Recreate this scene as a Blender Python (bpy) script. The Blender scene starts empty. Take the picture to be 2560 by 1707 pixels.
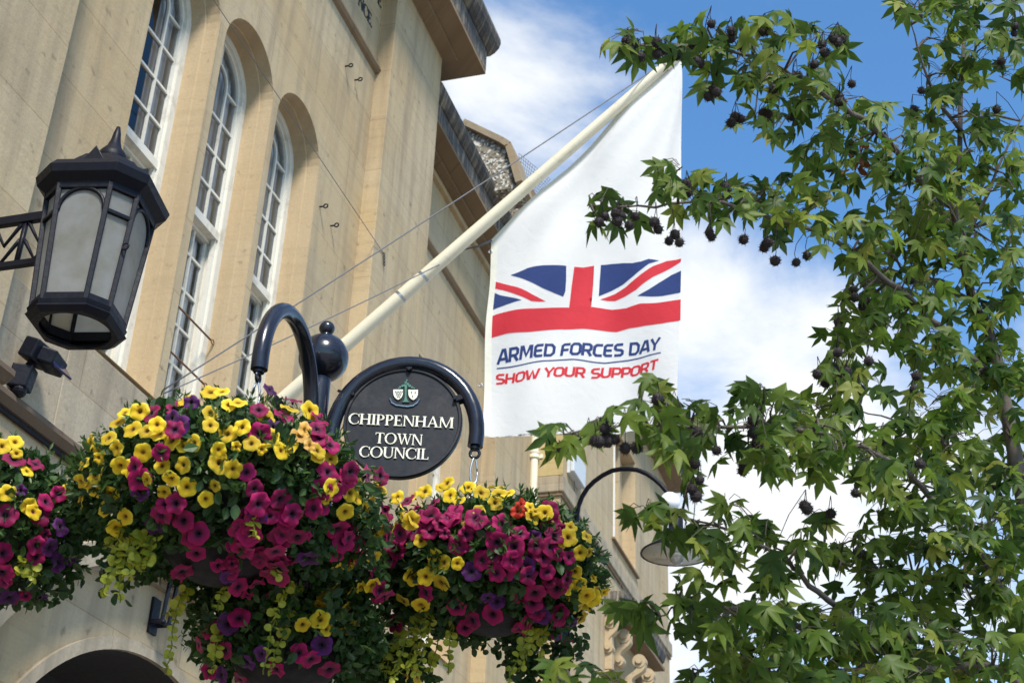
import bpy, bmesh, math, random
import numpy as np
from mathutils import Vector, Matrix, Euler

S = bpy.context.scene
COL = S.collection
RND = random.Random(7)

# ------------------------------------------------------------------ camera
PP = np.array([1280.0, 853.5])
_a = np.array([1560.0, -5600.0]) - PP          # vanishing point of the verticals
_b = np.array([2520.0, 2920.0]) - PP           # vanishing point of the facade's horizontals
FL = math.sqrt(-(_a @ _b))
AXZ = np.array([_a[0], _a[1], FL]); AXZ /= np.linalg.norm(AXZ)
AXY = np.array([_b[0], _b[1], FL]); AXY /= np.linalg.norm(AXY)
AXX = -np.cross(AXZ, AXY); AXX /= np.linalg.norm(AXX)
CAM = np.array([5.0, 0.0, 1.6])

def ray(x, y):
    d = np.array([x - PP[0], y - PP[1], FL])
    return np.array([d @ AXX, d @ AXY, d @ AXZ]) / FL
def at(x, y, t): return CAM + ray(x, y) * t
def onX(x, y, X=0.0):
    r = ray(x, y); return CAM + r * ((X - CAM[0]) / r[0])
def onY(x, y, Y):
    r = ray(x, y); return CAM + r * ((Y - CAM[1]) / r[1])
def onZ(x, y, Z):
    r = ray(x, y); return CAM + r * ((Z - CAM[2]) / r[2])

cd = bpy.data.cameras.new('camera'); co = bpy.data.objects.new('camera', cd); COL.objects.link(co)
M = np.stack([AXX, AXY, AXZ])
mw = Matrix.Identity(4)
for r in range(3):
    mw[r][0] = M[r][0]; mw[r][1] = -M[r][1]; mw[r][2] = -M[r][2]; mw[r][3] = CAM[r]
co.matrix_world = mw
cd.sensor_width = 36.0; cd.lens = FL / 2560 * 36.0
cd.clip_start = 0.1; cd.clip_end = 2000
cd.dof.use_dof = True; cd.dof.focus_distance = 6.3; cd.dof.aperture_fstop = 6.5
S.camera = co

# ------------------------------------------------------------------ light
S.view_settings.view_transform = 'Standard'; S.view_settings.look = 'None'
S.view_settings.exposure = 1.05; S.view_settings.gamma = 1.0
SUN_EL, SUN_AZ = math.radians(50), math.radians(150)   # azimuth clockwise from +Y
sd = bpy.data.lights.new('sun', 'SUN'); so = bpy.data.objects.new('sun', sd); COL.objects.link(so)
sdir = Vector((math.sin(SUN_AZ) * math.cos(SUN_EL), math.cos(SUN_AZ) * math.cos(SUN_EL), math.sin(SUN_EL)))
so.rotation_euler = sdir.to_track_quat('Z', 'Y').to_euler()
so.location = (6, -6, 20)
sd.energy = 2.7; sd.angle = math.radians(12); sd.color = (1.0, 0.95, 0.87)

W = bpy.data.worlds.new('World'); S.world = W; W.use_nodes = True
wt = W.node_tree; wn = wt.nodes; wl = wt.links
for n in list(wn): wn.remove(n)
wout = wn.new('ShaderNodeOutputWorld'); bg = wn.new('ShaderNodeBackground')
sky = wn.new('ShaderNodeTexSky'); sky.sky_type = 'NISHITA'; sky.sun_disc = False
sky.sun_elevation = SUN_EL; sky.sun_rotation = SUN_AZ; sky.air_density = 1.0; sky.dust_density = 0.4; sky.ozone_density = 2.5
tc = wn.new('ShaderNodeTexCoord')
def wnoise(scale, detail, rough, dist, off):
    mp = wn.new('ShaderNodeMapping'); mp.inputs['Location'].default_value = off
    mp.inputs['Scale'].default_value = (1, 1, 1.4)
    nz = wn.new('ShaderNodeTexNoise'); nz.inputs['Scale'].default_value = scale; nz.inputs['Detail'].default_value = detail
    nz.inputs['Roughness'].default_value = rough; nz.inputs['Distortion'].default_value = dist
    wl.new(tc.outputs['Generated'], mp.inputs['Vector']); wl.new(mp.outputs['Vector'], nz.inputs['Vector'])
    return nz.outputs['Fac']
def wmath(op, a, b=None, c=None, clamp=False):
    m = wn.new('ShaderNodeMath'); m.operation = op; m.use_clamp = clamp
    for i, q in enumerate((a, b, c)):
        if q is None: continue
        if isinstance(q, (int, float)): m.inputs[i].default_value = q
        else: wl.new(q, m.inputs[i])
    return m.outputs[0]
cov = wmath('MULTIPLY', wnoise(5.0, 9, 0.6, 0.4, (3.1, 1.7, 0.4)), 1.7); cov = wmath('SUBTRACT', cov, 0.34)
# broad cloud banks (+) and clear patches (-): direction, angular radius (deg), weight
for (px, py, rad, wgt) in ((1240, 330, 7, .20), (1420, 250, 5.5, .13), (1760, 900, 9, .38), (1700, 640, 4, .12), (1750, 1500, 9, .27), (2300, 1250, 9, .19),
                           (2350, 100, 12, -.34), (1950, 420, 6, -.22), (1600, 60, 6, -.10), (1250, 60, 3, -.09), (2250, 800, 6, -.10), (1640, 1230, 2.5, -.2)):
    d = ray(px, py); d = d / np.linalg.norm(d)
    dp = wn.new('ShaderNodeVectorMath'); dp.operation = 'DOT_PRODUCT'
    wl.new(tc.outputs['Generated'], dp.inputs[0]); dp.inputs[1].default_value = tuple(d)
    mr = wn.new('ShaderNodeMapRange'); mr.interpolation_type = 'SMOOTHERSTEP'
    mr.inputs['From Min'].default_value = math.cos(math.radians(rad)); mr.inputs['From Max'].default_value = 1.0
    mr.inputs['To Min'].default_value = 0.0; mr.inputs['To Max'].default_value = wgt
    wl.new(dp.outputs['Value'], mr.inputs['Value'])
    cov = wmath('ADD', cov, mr.outputs['Result'])
mr = wn.new('ShaderNodeMapRange'); mr.interpolation_type = 'SMOOTHSTEP'
mr.inputs['From Min'].default_value = 0.33; mr.inputs['From Max'].default_value = 1.02
wl.new(cov, mr.inputs['Value'])
tint = wn.new('ShaderNodeMix'); tint.data_type = 'RGBA'; tint.blend_type = 'MULTIPLY'
tint.inputs['Factor'].default_value = 1.0; tint.inputs['B'].default_value = (0.63, 0.965, 1.14, 1)
wl.new(sky.outputs['Color'], tint.inputs['A'])
mix = wn.new('ShaderNodeMix'); mix.data_type = 'RGBA'
mix.inputs['B'].default_value = (4.6, 4.72, 4.8, 1)
wl.new(mr.outputs['Result'], mix.inputs['Factor']); wl.new(tint.outputs['Result'], mix.inputs['A'])
wl.new(mix.outputs['Result'], bg.inputs['Color']); bg.inputs['Strength'].default_value = 0.11
wl.new(bg.outputs[0], wout.inputs['Surface'])

# ------------------------------------------------------------------ helpers: objects
def setp(o, label=None, cat=None, group=None, kind=None):
    if label: o['label'] = label
    if cat: o['category'] = cat
    if group: o['group'] = group
    if kind: o['kind'] = kind
    return o
def root_loc(o):
    p = np.zeros(3)
    while o is not None:
        p += np.array(o.location); o = o.parent
    return p
def thing(name, loc, label, cat, group=None):
    o = bpy.data.objects.new(name, None); o.empty_display_size = 0.1; COL.objects.link(o)
    o.location = tuple(loc); return setp(o, label, cat, group)
def place(name, mesh, parent, mat4):
    o = bpy.data.objects.new(name, mesh); COL.objects.link(o); o.parent = parent
    m = mat4.copy(); m.translation = m.translation - Vector(root_loc(parent)); o.matrix_local = m
    return o

class MB:
    """collects shapes in world coordinates; build() links them as one mesh object"""
    def __init__(s): s.v = []; s.f = []; s.m = []; s.a = []
    def add(s, vs, fs, m=0, a=0.0):
        k = len(s.v); s.v += [tuple(map(float, q)) for q in vs]
        s.f += [tuple(i + k for i in q) for q in fs]; s.m += [m] * len(fs); s.a += [a] * len(fs)
    def box(s, p0, p1, m=0):
        (x0, y0, z0), (x1, y1, z1) = p0, p1
        s.add([(x0, y0, z0), (x1, y0, z0), (x1, y1, z0), (x0, y1, z0), (x0, y0, z1), (x1, y0, z1), (x1, y1, z1), (x0, y1, z1)],
              [(0, 3, 2, 1), (4, 5, 6, 7), (0, 1, 5, 4), (1, 2, 6, 5), (2, 3, 7, 6), (3, 0, 4, 7)], m)
    def obox(s, c, ax, ay, az, m=0):
        c, ax, ay, az = map(np.array, (c, ax, ay, az)); vs = []
        for k in (-1, 1):
            for (i, j) in ((-1, -1), (1, -1), (1, 1), (-1, 1)): vs.append(c + ax * i + ay * j + az * k)
        s.add(vs, [(0, 3, 2, 1), (4, 5, 6, 7), (0, 1, 5, 4), (1, 2, 6, 5), (2, 3, 7, 6), (3, 0, 4, 7)], m)
    def beam(s, p, q, w, h, up=(0, 0, 1), m=0):
        p, q = np.array(p, float), np.array(q, float); d = q - p; L = np.linalg.norm(d); d /= L
        sd_ = np.cross(d, up); sd_ /= np.linalg.norm(sd_); u = np.cross(sd_, d)
        s.obox((p + q) / 2, d * L / 2, sd_ * w / 2, u * h / 2, m)
    def tube(s, pts, r, n=10, cap=True, m=0):
        P = [np.array(p, float) for p in pts]; N = len(P); R = r if hasattr(r, '__len__') else [r] * N
        vs = []; ref = None
        for i in range(N):
            t = P[min(i + 1, N - 1)] - P[max(i - 1, 0)]; t /= (np.linalg.norm(t) + 1e-12)
            if ref is None:
                ref = np.cross(t, (0, 0, 1.0)) if abs(t[2]) < .9 else np.cross(t, (1.0, 0, 0))
            ref = ref - t * (ref @ t); ref /= np.linalg.norm(ref); b = np.cross(t, ref)
            for k in range(n):
                a = 2 * math.pi * k / n; vs.append(P[i] + R[i] * (math.cos(a) * ref + math.sin(a) * b))
        fs = [(i * n + k, i * n + (k + 1) % n, (i + 1) * n + (k + 1) % n, (i + 1) * n + k) for i in range(N - 1) for k in range(n)]
        if cap: fs += [tuple(range(n))[::-1], tuple((N - 1) * n + k for k in range(n))]
        s.add(vs, fs, m)
    def ringtube(s, c, ax, ay, R, r, N=20, n=6, m=0):
        c, ax, ay = map(np.array, (c, ax, ay)); az = np.cross(ax, ay); vs = []
        for i in range(N):
            a = 2 * math.pi * i / N; e = ax * math.cos(a) + ay * math.sin(a)
            for k in range(n):
                b = 2 * math.pi * k / n; vs.append(c + e * (R + r * math.cos(b)) + az * r * math.sin(b))
        s.add(vs, [(i * n + k, i * n + (k + 1) % n, ((i + 1) % N) * n + (k + 1) % n, ((i + 1) % N) * n + k) for i in range(N) for k in range(n)], m)
    def lathe(s, prof, c, n=24, axes=None, m=0):
        c = np.array(c, float); ax, ay, az = axes if axes else (np.array([1., 0, 0]), np.array([0, 1., 0]), np.array([0, 0, 1.]))
        vs = []
        for (r, z) in prof:
            for k in range(n):
                a = 2 * math.pi * k / n; vs.append(c + r * (math.cos(a) * ax + math.sin(a) * ay) + z * az)
        fs = [(i * n + k, i * n + (k + 1) % n, (i + 1) * n + (k + 1) % n, (i + 1) * n + k) for i in range(len(prof) - 1) for k in range(n)]
        fs += [tuple(range(n))[::-1], tuple((len(prof) - 1) * n + k for k in range(n))]
        s.add(vs, fs, m)
    def ball(s, c, r, nu=16, nv=10, m=0):
        s.lathe([(r * math.sin(math.pi * i / nv) + 1e-5, -r * math.cos(math.pi * i / nv)) for i in range(nv + 1)], c, nu, m=m)
    def prism(s, poly, fn, w0, w1, m=0, back=True):
        """poly: list of (u,v); fn(u,v,w) -> xyz"""
        n = len(poly); vs = [fn(u, v, w0) for u, v in poly] + [fn(u, v, w1) for u, v in poly]
        fs = [tuple(n + i for i in range(n))] + [(i, (i + 1) % n, n + (i + 1) % n, n + i) for i in range(n)]
        if back: fs.append(tuple(range(n))[::-1])
        s.add(vs, fs, m)
    def band(s, A, B, m=0, closed=False):
        """quads between two equally long polylines"""
        n = len(A); k = n if closed else n - 1
        s.add(list(A) + list(B), [(i, (i + 1) % n, n + (i + 1) % n, n + i) for i in range(k)], m)
    def build(s, name, mats, parent=None, smooth=False, bevel=0.0, recalc=True, angle=None):
        me = bpy.data.meshes.new(name); org = root_loc(parent) if parent else np.zeros(3)
        vs = (np.array(s.v) - org)
        me.from_pydata(vs.tolist(), [], s.f)
        if not isinstance(mats, (list, tuple)): mats = [mats]
        for q in mats: me.materials.append(q)
        me.polygons.foreach_set('material_index', s.m)
        if any(s.a):
            at_ = me.attributes.new('rnd', 'FLOAT', 'FACE'); at_.data.foreach_set('value', s.a)
        if recalc:
            bm = bmesh.new(); bm.from_mesh(me); bmesh.ops.recalc_face_normals(bm, faces=bm.faces); bm.to_mesh(me); bm.free()
        if smooth:
            if angle: me.shade_smooth() if hasattr(me, 'shade_smooth') else None; me.set_sharp_from_angle(angle=math.radians(angle))
            else: me.polygons.foreach_set('use_smooth', [True] * len(me.polygons))
        o = bpy.data.objects.new(name, me); COL.objects.link(o)
        if parent: o.parent = parent
        if bevel:
            b = o.modifiers.new('bevel', 'BEVEL'); b.width = bevel; b.segments = 2; b.limit_method = 'ANGLE'
        return o

def flat_with_holes(outer, holes, fn):
    """planar sheet with holes; fn(u,v)->xyz"""
    bm = bmesh.new(); edges = []
    for loop in [outer] + holes:
        vs = [bm.verts.new(fn(u, v)) for u, v in loop]
        edges += [bm.edges.new((vs[i], vs[(i + 1) % len(vs)])) for i in range(len(vs))]
    bmesh.ops.triangle_fill(bm, edges=edges, use_beauty=True)
    bm.verts.index_update()
    vs = [tuple(v.co) for v in bm.verts]; fs = [tuple(v.index for v in f.verts) for f in bm.faces]
    bm.free(); return vs, fs

# ------------------------------------------------------------------ helpers: materials
class NT:
    def __init__(s, name):
        s.mat = bpy.data.materials.new(name); s.mat.use_nodes = True; s.t = s.mat.node_tree; s.n = s.t.nodes; s.l = s.t.links
        s.bsdf = s.n['Principled BSDF']; s.out = s.n['Material Output']
    def set(s, k, v):
        if hasattr(v, 'is_output'): s.l.new(v, s.bsdf.inputs[k])
        else: s.bsdf.inputs[k].default_value = v
    def node(s, t, **kw):
        q = s.n.new(t)
        for k, v in kw.items(): setattr(q, k, v)
        return q
    def link(s, a, b): s.l.new(a, b)
    def math(s, op, a, b=0.0, clamp=False):
        m = s.node('ShaderNodeMath', operation=op, use_clamp=clamp)
        for i, q in enumerate((a, b)):
            if hasattr(q, 'is_output'): s.link(q, m.inputs[i])
            else: m.inputs[i].default_value = q
        return m.outputs[0]
    def mix(s, fac, a, b, blend='MIX'):
        m = s.node('ShaderNodeMix', data_type='RGBA', blend_type=blend)
        for k, q in (('Factor', fac), ('A', a), ('B', b)):
            if hasattr(q, 'is_output'): s.link(q, m.inputs[k] if k == 'Factor' else m.inputs[k])
            else: m.inputs[k].default_value = q if k == 'Factor' else (q + (1,) if len(q) == 3 else q)
        return m.outputs['Result']
    def ramp(s, fac, stops):
        r = s.node('ShaderNodeValToRGB'); e = r.color_ramp.elements
        while len(e) < len(stops): e.new(0.5)
        for i, (p, c) in enumerate(stops):
            e[i].position = p; e[i].color = (c + (1,)) if hasattr(c, '__len__') else (c, c, c, 1)
        s.link(fac, r.inputs[0]); return r.outputs[0]
    def wall_uv(s, su=1.0, sv=1.0):
        g = s.node('ShaderNodeNewGeometry'); x = s.node('ShaderNodeSeparateXYZ'); s.link(g.outputs['Position'], x.inputs[0])
        u = s.math('ADD', x.outputs[0], x.outputs[1]); c = s.node('ShaderNodeCombineXYZ')
        s.link(s.math('MULTIPLY', u, su), c.inputs[0]); s.link(s.math('MULTIPLY', x.outputs[2], sv), c.inputs[1])
        return c.outputs[0]
    def pos(s): return s.node('ShaderNodeNewGeometry').outputs['Position']
    def noise(s, vec, scale, detail=4, rough=.55, dist=0.0):
        q = s.node('ShaderNodeTexNoise'); q.inputs['Scale'].default_value = scale; q.inputs['Detail'].default_value = detail
        q.inputs['Roughness'].default_value = rough; q.inputs['Distortion'].default_value = dist
        if vec is not None: s.link(vec, q.inputs['Vector'])
        return q.outputs['Fac']
    def bump(s, h, strength=.3, dist=.01):
        b = s.node('ShaderNodeBump'); b.inputs['Strength'].default_value = strength; b.inputs['Distance'].default_value = dist
        s.link(h, b.inputs['Height']); s.link(b.outputs[0], s.bsdf.inputs['Normal'])

def mat_stone(name, base, warm, dark, joint=True, rough_amt=.35, streak=.5, row=.62, width=1.7):
    q = NT(name); uv = q.wall_uv()
    big = q.noise(uv, 0.55, 5, .6, .6); vert = q.noise(q.wall_uv(5.0, .5), 1.0, 5, .6, .3); bed = q.noise(q.wall_uv(.7, 13.0), 1.0, 4, .6, .8)
    fine = q.noise(q.pos(), 46, 4, .65)
    c = q.mix(q.ramp(big, [(.35, 0.0), (.68, 1.0)]), base, warm)
    c = q.mix(q.math('MULTIPLY', q.ramp(vert, [(.46, 0.0), (.75, 1.0)]), streak), c, dark)
    c = q.mix(q.math('MULTIPLY', q.ramp(bed, [(.5, 0.0), (.72, 1.0)]), .2), c, tuple(k * .7 for k in dark))
    c = q.mix(q.math('MULTIPLY', q.ramp(fine, [(.35, 1.0), (.6, 0.0)]), rough_amt), c, tuple(k * .75 for k in base))
    spots = q.noise(q.wall_uv(3.0, 3.0), 3.1, 3, .5)
    c = q.mix(q.math('MULTIPLY', q.ramp(spots, [(.64, 0.0), (.74, 1.0)]), .5), c, tuple(k * .5 for k in dark))
    if joint:
        b = q.node('ShaderNodeTexBrick'); b.offset = .5
        b.inputs['Color1'].default_value = (1, 1, 1, 1); b.inputs['Color2'].default_value = (.90, .88, .86, 1); b.inputs['Mortar'].default_value = (.70, .63, .55, 1)
        b.inputs['Scale'].default_value = 1.0; b.inputs['Brick Width'].default_value = width; b.inputs['Row Height'].default_value = row
        b.inputs['Mortar Size'].default_value = .004; b.inputs['Mortar Smooth'].default_value = .4; b.inputs['Bias'].default_value = -.2
        q.link(uv, b.inputs['Vector']); c = q.mix(1.0, c, b.outputs['Color'], 'MULTIPLY')
    q.set('Base Color', c); q.set('Roughness', .9); q.set('Specular IOR Level', .2)
    q.bump(q.math('ADD', fine, q.math('MULTIPLY', q.noise(q.pos(), 9, 4, .6), 1.5)), .35, .006)
    return q.mat
def mat_paint(name, col, rough=.35, bump=.1, dirt=None, scale=30, coat=0.0, spec=.5):
    q = NT(name); c = col
    n1 = q.noise(q.pos(), scale, 4, .6)
    if dirt:
        n2 = q.noise(q.pos(), 5.5, 6, .7, .5); c = q.mix(q.ramp(n2, [(.52, 0.0), (.75, 1.0)]), col, dirt)
    if hasattr(c, 'is_output'): q.set('Base Color', c)
    else: q.set('Base Color', c + (1,))
    q.set('Roughness', q.ramp(n1, [(.3, rough * .8), (.7, min(1, rough * 1.3))])); q.set('Coat Weight', coat); q.set('Specular IOR Level', spec)
    if bump: q.bump(n1, bump, .003)
    return q.mat
def mat_leaf(name, stops, trans=.35, rough=.45):
    q = NT(name); a = q.node('ShaderNodeAttribute', attribute_name='rnd')
    c = q.ramp(a.outputs['Fac'], stops)
    n = q.noise(q.pos(), 60, 2, .5); c = q.mix(q.math('MULTIPLY', n, .35), c, tuple(k * .5 for k in stops[0][1]))
    q.set('Base Color', c); q.set('Roughness', rough); q.set('Specular IOR Level', .4)
    t = q.node('ShaderNodeBsdfTranslucent'); q.link(c, t.inputs['Color'])
    m = q.node('ShaderNodeMixShader'); m.inputs[0].default_value = trans
    q.link(q.bsdf.outputs[0], m.inputs[1]); q.link(t.outputs[0], m.inputs[2]); q.link(m.outputs[0], q.out.inputs['Surface'])
    return q.mat
def mat_petal(name, stops, trans=.3):
    q = NT(name); u = q.node('ShaderNodeUVMap'); x = q.node('ShaderNodeSeparateXYZ'); q.link(u.outputs[0], x.inputs[0])
    vein = q.node('ShaderNodeTexWave'); vein.inputs['Scale'].default_value = 6.0; vein.inputs['Distortion'].default_value = 1.0
    cv = q.node('ShaderNodeCombineXYZ'); q.link(x.outputs[1], cv.inputs[0]); q.link(cv.outputs[0], vein.inputs['Vector'])
    r = q.math('SUBTRACT', x.outputs[0], q.math('MULTIPLY', vein.outputs['Fac'], .10))
    c = q.ramp(r, stops)
    oi = q.node('ShaderNodeObjectInfo'); hs = q.node('ShaderNodeHueSaturation')
    q.link(c, hs.inputs['Color']); q.link(q.ramp(oi.outputs['Random'], [(0, .62), (1, 1.12)]), hs.inputs['Value']); c = hs.outputs[0]
    q.set('Base Color', c); q.set('Roughness', .6); q.set('Specular IOR Level', .25); q.set('Sheen Weight', .15)
    t = q.node('ShaderNodeBsdfTranslucent'); q.link(c, t.inputs['Color'])
    m = q.node('ShaderNodeMixShader'); m.inputs[0].default_value = trans
    q.link(q.bsdf.outputs[0], m.inputs[1]); q.link(t.outputs[0], m.inputs[2]); q.link(m.outputs[0], q.out.inputs['Surface'])
    return q.mat

STONE = mat_stone('bath_stone', (.47, .375, .245), (.46, .335, .18), (.22, .17, .115), True, .4, .75)
STONE_ROUGH = mat_stone('bath_stone_worn', (.43, .36, .26), (.38, .30, .20), (.14, .118, .09), True, .7, .95)
STONE_WARM = mat_stone('bath_stone_reveal', (.46, .34, .20), (.48, .375, .24), (.33, .24, .14), False, .3, .5)
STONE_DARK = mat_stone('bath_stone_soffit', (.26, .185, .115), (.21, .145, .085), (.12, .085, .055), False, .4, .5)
def mat_crust():
    q = NT('weathered_stone_crust'); f = q.noise(q.wall_uv(16.0, 1.6), 1.0, 6, .75, .6); g = q.noise(q.pos(), 3.0, 5, .6)
    h = q.math('ADD', q.math('MULTIPLY', f, .75), q.math('MULTIPLY', g, .35))
    q.set('Base Color', q.ramp(h, [(.40, (.035, .032, .035)), (.55, (.085, .075, .068)), (.66, (.28, .23, .16))])); q.set('Roughness', .95)
    q.bump(q.noise(q.pos(), 25, 5, .7), .8, .02); return q.mat
CRUST = mat_crust()
def mat_pebble():
    q = NT('pebble_dash'); v = q.node('ShaderNodeTexVoronoi'); v.inputs['Scale'].default_value = 34; q.link(q.pos(), v.inputs['Vector'])
    q.set('Specular IOR Level', .15)
    lich = q.noise(q.pos(), 2.2, 5, .6)
    c = q.mix(q.ramp(lich, [(.5, 0.0), (.7, 1.0)]), (.22, .19, .14), (.23, .12, .05))
    sp = q.node('ShaderNodeSeparateColor'); q.link(v.outputs['Color'], sp.inputs[0])
    c = q.mix(q.ramp(sp.outputs[0], [(.70, 0.0), (.76, .8)]), c, (.62, .60, .54))
    c = q.mix(q.ramp(sp.outputs[1], [(.7, 0.0), (.8, .8)]), c, (.06, .05, .045))
    q.set('Base Color', c); q.set('Roughness', .9); q.bump(v.outputs['Distance'], .35, .01); return q.mat
PEBBLE = mat_pebble()
BLACK = mat_paint('black_gloss_paint', (.010, .011, .020), .22, .12, None, 22, .25, .4)
IRON = mat_paint('old_black_iron', (.006, .0065, .012), .45, .45, (.014, .014, .016), 40, 0, .18)
SIGNBLACK = mat_paint('sign_black_paint', (.014, .0135, .016), .45, .25, (.045, .042, .042), 26, 0, .3)
WHITE = mat_paint('white_joinery_paint', (.66, .63, .55), .5, .2, (.42, .39, .32), 30)
CREAM = mat_paint('cream_paint', (.70, .63, .47), .4, .1, (.55, .48, .33), 25)
GREYBOX = mat_paint('grey_box_paint', (.55, .57, .58), .5, .1, (.42, .43, .42))
STEEL = NT('galvanised_steel'); STEEL.set('Base Color', (.45, .46, .48, 1)); STEEL.set('Metallic', .9); STEEL.set('Roughness', .35); STEEL = STEEL.mat
RUST = mat_paint('rusty_steel', (.16, .08, .05), .8, .4, (.30, .14, .06), 60)
CABLE = mat_paint('dark_cable', (.12, .12, .13), .5, 0)
LETTER = mat_paint('cream_letter_paint', (.80, .76, .62), .5, .15, (.45, .36, .22), 50)
GREENP = mat_paint('crest_green_paint', (.05, .16, .11), .45, .2); BLUEP = mat_paint('crest_blue_paint', (.03, .07, .13), .4, .3, (.12, .2, .26), 200)
INK = mat_paint('black_inscription_paint', (.02, .018, .018), .7, 0)
UNLIT_DARK = mat_paint('unlit_dark', (.035, .032, .03), .9, 0)  # near-black colour that stands in for the shade of unlit interiors
def mat_curtain():
    q = NT('net_curtain'); w = q.node('ShaderNodeTexWave'); w.bands_direction = 'X'; w.inputs['Scale'].default_value = 4; w.inputs['Distortion'].default_value = 2.0
    q.link(q.wall_uv(1.0, .08), w.inputs['Vector']); q.set('Base Color', q.ramp(w.outputs['Fac'], [(0, (.50, .50, .52)), (1, (.85, .85, .86))])); q.set('Roughness', .9)
    return q.mat
CURTAIN = mat_curtain()
def mat_glass(name, tint, gloss_rough=.02, base=.12):
    q = NT(name); q.n.remove(q.bsdf)
    t = q.node('ShaderNodeBsdfTransparent'); t.inputs['Color'].default_value = tint + (1,)
    g = q.node('ShaderNodeBsdfGlossy'); g.inputs['Roughness'].default_value = gloss_rough
    lw = q.node('ShaderNodeFresnel'); lw.inputs['IOR'].default_value = 1.55
    f = q.math('ADD', q.math('MULTIPLY', lw.outputs[0], .95), base, True)
    m = q.node('ShaderNodeMixShader'); q.link(f, m.inputs[0]); q.link(t.outputs[0], m.inputs[1]); q.link(g.outputs[0], m.inputs[2])
    q.link(m.outputs[0], q.out.inputs['Surface']); return q.mat
GLASS = mat_glass('window_glass', (.90, .92, .94), .02, .03)
def mat_frost():
    q = NT('frosted_lamp_glass'); n = q.noise(q.pos(), 70, 4, .6); z = q.noise(q.pos(), 6, 5, .6)
    c = q.mix(q.ramp(z, [(.4, 0.0), (.75, 1.0)]), (.50, .50, .48), (.36, .34, .27))
    q.set('Base Color', c); q.set('Roughness', .32); q.set('Transmission Weight', .0); q.bump(n, .25, .003)
    t = q.node('ShaderNodeBsdfTranslucent'); q.link(c, t.inputs['Color']); m = q.node('ShaderNodeMixShader'); m.inputs[0].default_value = .65
    q.link(q.bsdf.outputs[0], m.inputs[1]); q.link(t.outputs[0], m.inputs[2]); q.link(m.outputs[0], q.out.inputs['Surface']); return q.mat
FROST = mat_frost()
def mat_cloth(name, col, trans=.45):
    q = NT(name); w = q.noise(q.pos(), 900, 1, .5)
    q.set('Base Color', q.mix(q.math('MULTIPLY', w, .12), col, tuple(k * .85 for k in col))); q.set('Roughness', .75); q.set('Sheen Weight', .2)
    q.bump(q.noise(q.pos(), 7, 5, .55, 1.2), .26, .02)
    t = q.node('ShaderNodeBsdfTranslucent'); t.inputs['Color'].default_value = col + (1,); m = q.node('ShaderNodeMixShader'); m.inputs[0].default_value = trans
    q.link(q.bsdf.outputs[0], m.inputs[1]); q.link(t.outputs[0], m.inputs[2]); q.link(m.outputs[0], q.out.inputs['Surface']); return q.mat
CLOTH = mat_cloth('white_flag_cloth', (.91, .885, .85)); CLOTHR = mat_cloth('red_flag_print', (.72, .035, .055)); CLOTHB = mat_cloth('blue_flag_print', (.022, .055, .22))
HEM = mat_cloth('cream_hem_tape', (.76, .74, .64), .1)
LEAF_P = mat_leaf('petunia_leaf', [(0, (.018, .045, .012)), (.55, (.045, .105, .022)), (1, (.11, .19, .04))])
LEAF_L = mat_leaf('creeping_jenny_leaf', [(0, (.20, .24, .02)), (.6, (.42, .44, .04)), (1, (.58, .55, .07))], .4)
LEAF_T = mat_leaf('sweetgum_leaf', [(0, (.040, .088, .016)), (.45, (.115, .195, .026)), (.85, (.22, .30, .040)), (1, (.42, .43, .085))], .6, .5)
BARK = mat_stone('sweetgum_bark', (.15, .125, .105), (.11, .09, .075), (.06, .05, .045), False, .6, .6)
TWIG = mat_paint('twig_bark', (.075, .058, .045), .8, .3)
SEED = mat_paint('seed_ball_husk', (.020, .013, .013), .85, .5)
DRYLEAF = mat_leaf('dry_leaf', [(0, (.20, .06, .02)), (1, (.34, .12, .04))], .2)
BOWL = mat_paint('dark_basket_liner', (.010, .008, .009), .9, .6, (.018, .014, .012))
P_YEL = mat_petal('yellow_petal', [(0, (.12, .06, .005)), (.15, (.36, .20, .006)), (.36, (.76, .47, .008)), (.8, (.88, .62, .018)), (1, (.92, .76, .10))])
P_MAG = mat_petal('magenta_petal', [(0, (.015, .0, .012)), (.22, (.06, .0, .03)), (.42, (.24, .0015, .062)), (1, (.44, .003, .105))])
P_PUR = mat_petal('purple_petal', [(0, (.01, .0, .012)), (.3, (.045, .004, .05)), (1, (.14, .015, .17))])
P_ORA = mat_petal('apricot_petal', [(0, (.3, .12, .01)), (.4, (.80, .42, .06)), (1, (.88, .55, .18))])
P_RED = mat_petal('scarlet_petal', [(0, (.3, .01, .0)), (1, (.75, .05, .02))])
ENAMEL = mat_paint('white_enamel', (.7, .69, .64), .3, .1, (.4, .36, .3), 12)
OPAL = mat_paint('opal_glass', (.88, .88, .88), .25, 0)
CLEARBULB = mat_glass('clear_bulb_glass', (.9, .92, .92), .03, .1)
PAVE = mat_paint('paving', (.24, .22, .20), .9, .3, (.17, .16, .15), 3)

# ------------------------------------------------------------------ ground
g = MB(); g.add([(-120, -120, 0), (120, -120, 0), (120, 300, 0), (-120, 300, 0)], [(0, 1, 2, 3)])
setp(g.build('pavement', PAVE), kind='structure')

# ------------------------------------------------------------------ town hall
K = 860 / 2352
def z1(x, y): return x * K, y * K
def z2(x, y): return 850 + x * K, y * K
def z3(x, y): return 1700 + x * K, y * K
def z4(x, y): return x * K, 570 + y * K
def z5(x, y): return 850 + x * K, 570 + y * K
def z6(x, y): return 1700 + x * K, 570 + y * K
def z7(x, y): return x * K, 1137 + y * K
def z8(x, y): return 850 + x * K, 1137 + y * K
def z9(x, y): return 1700 + x * K, 1137 + y * K

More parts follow.
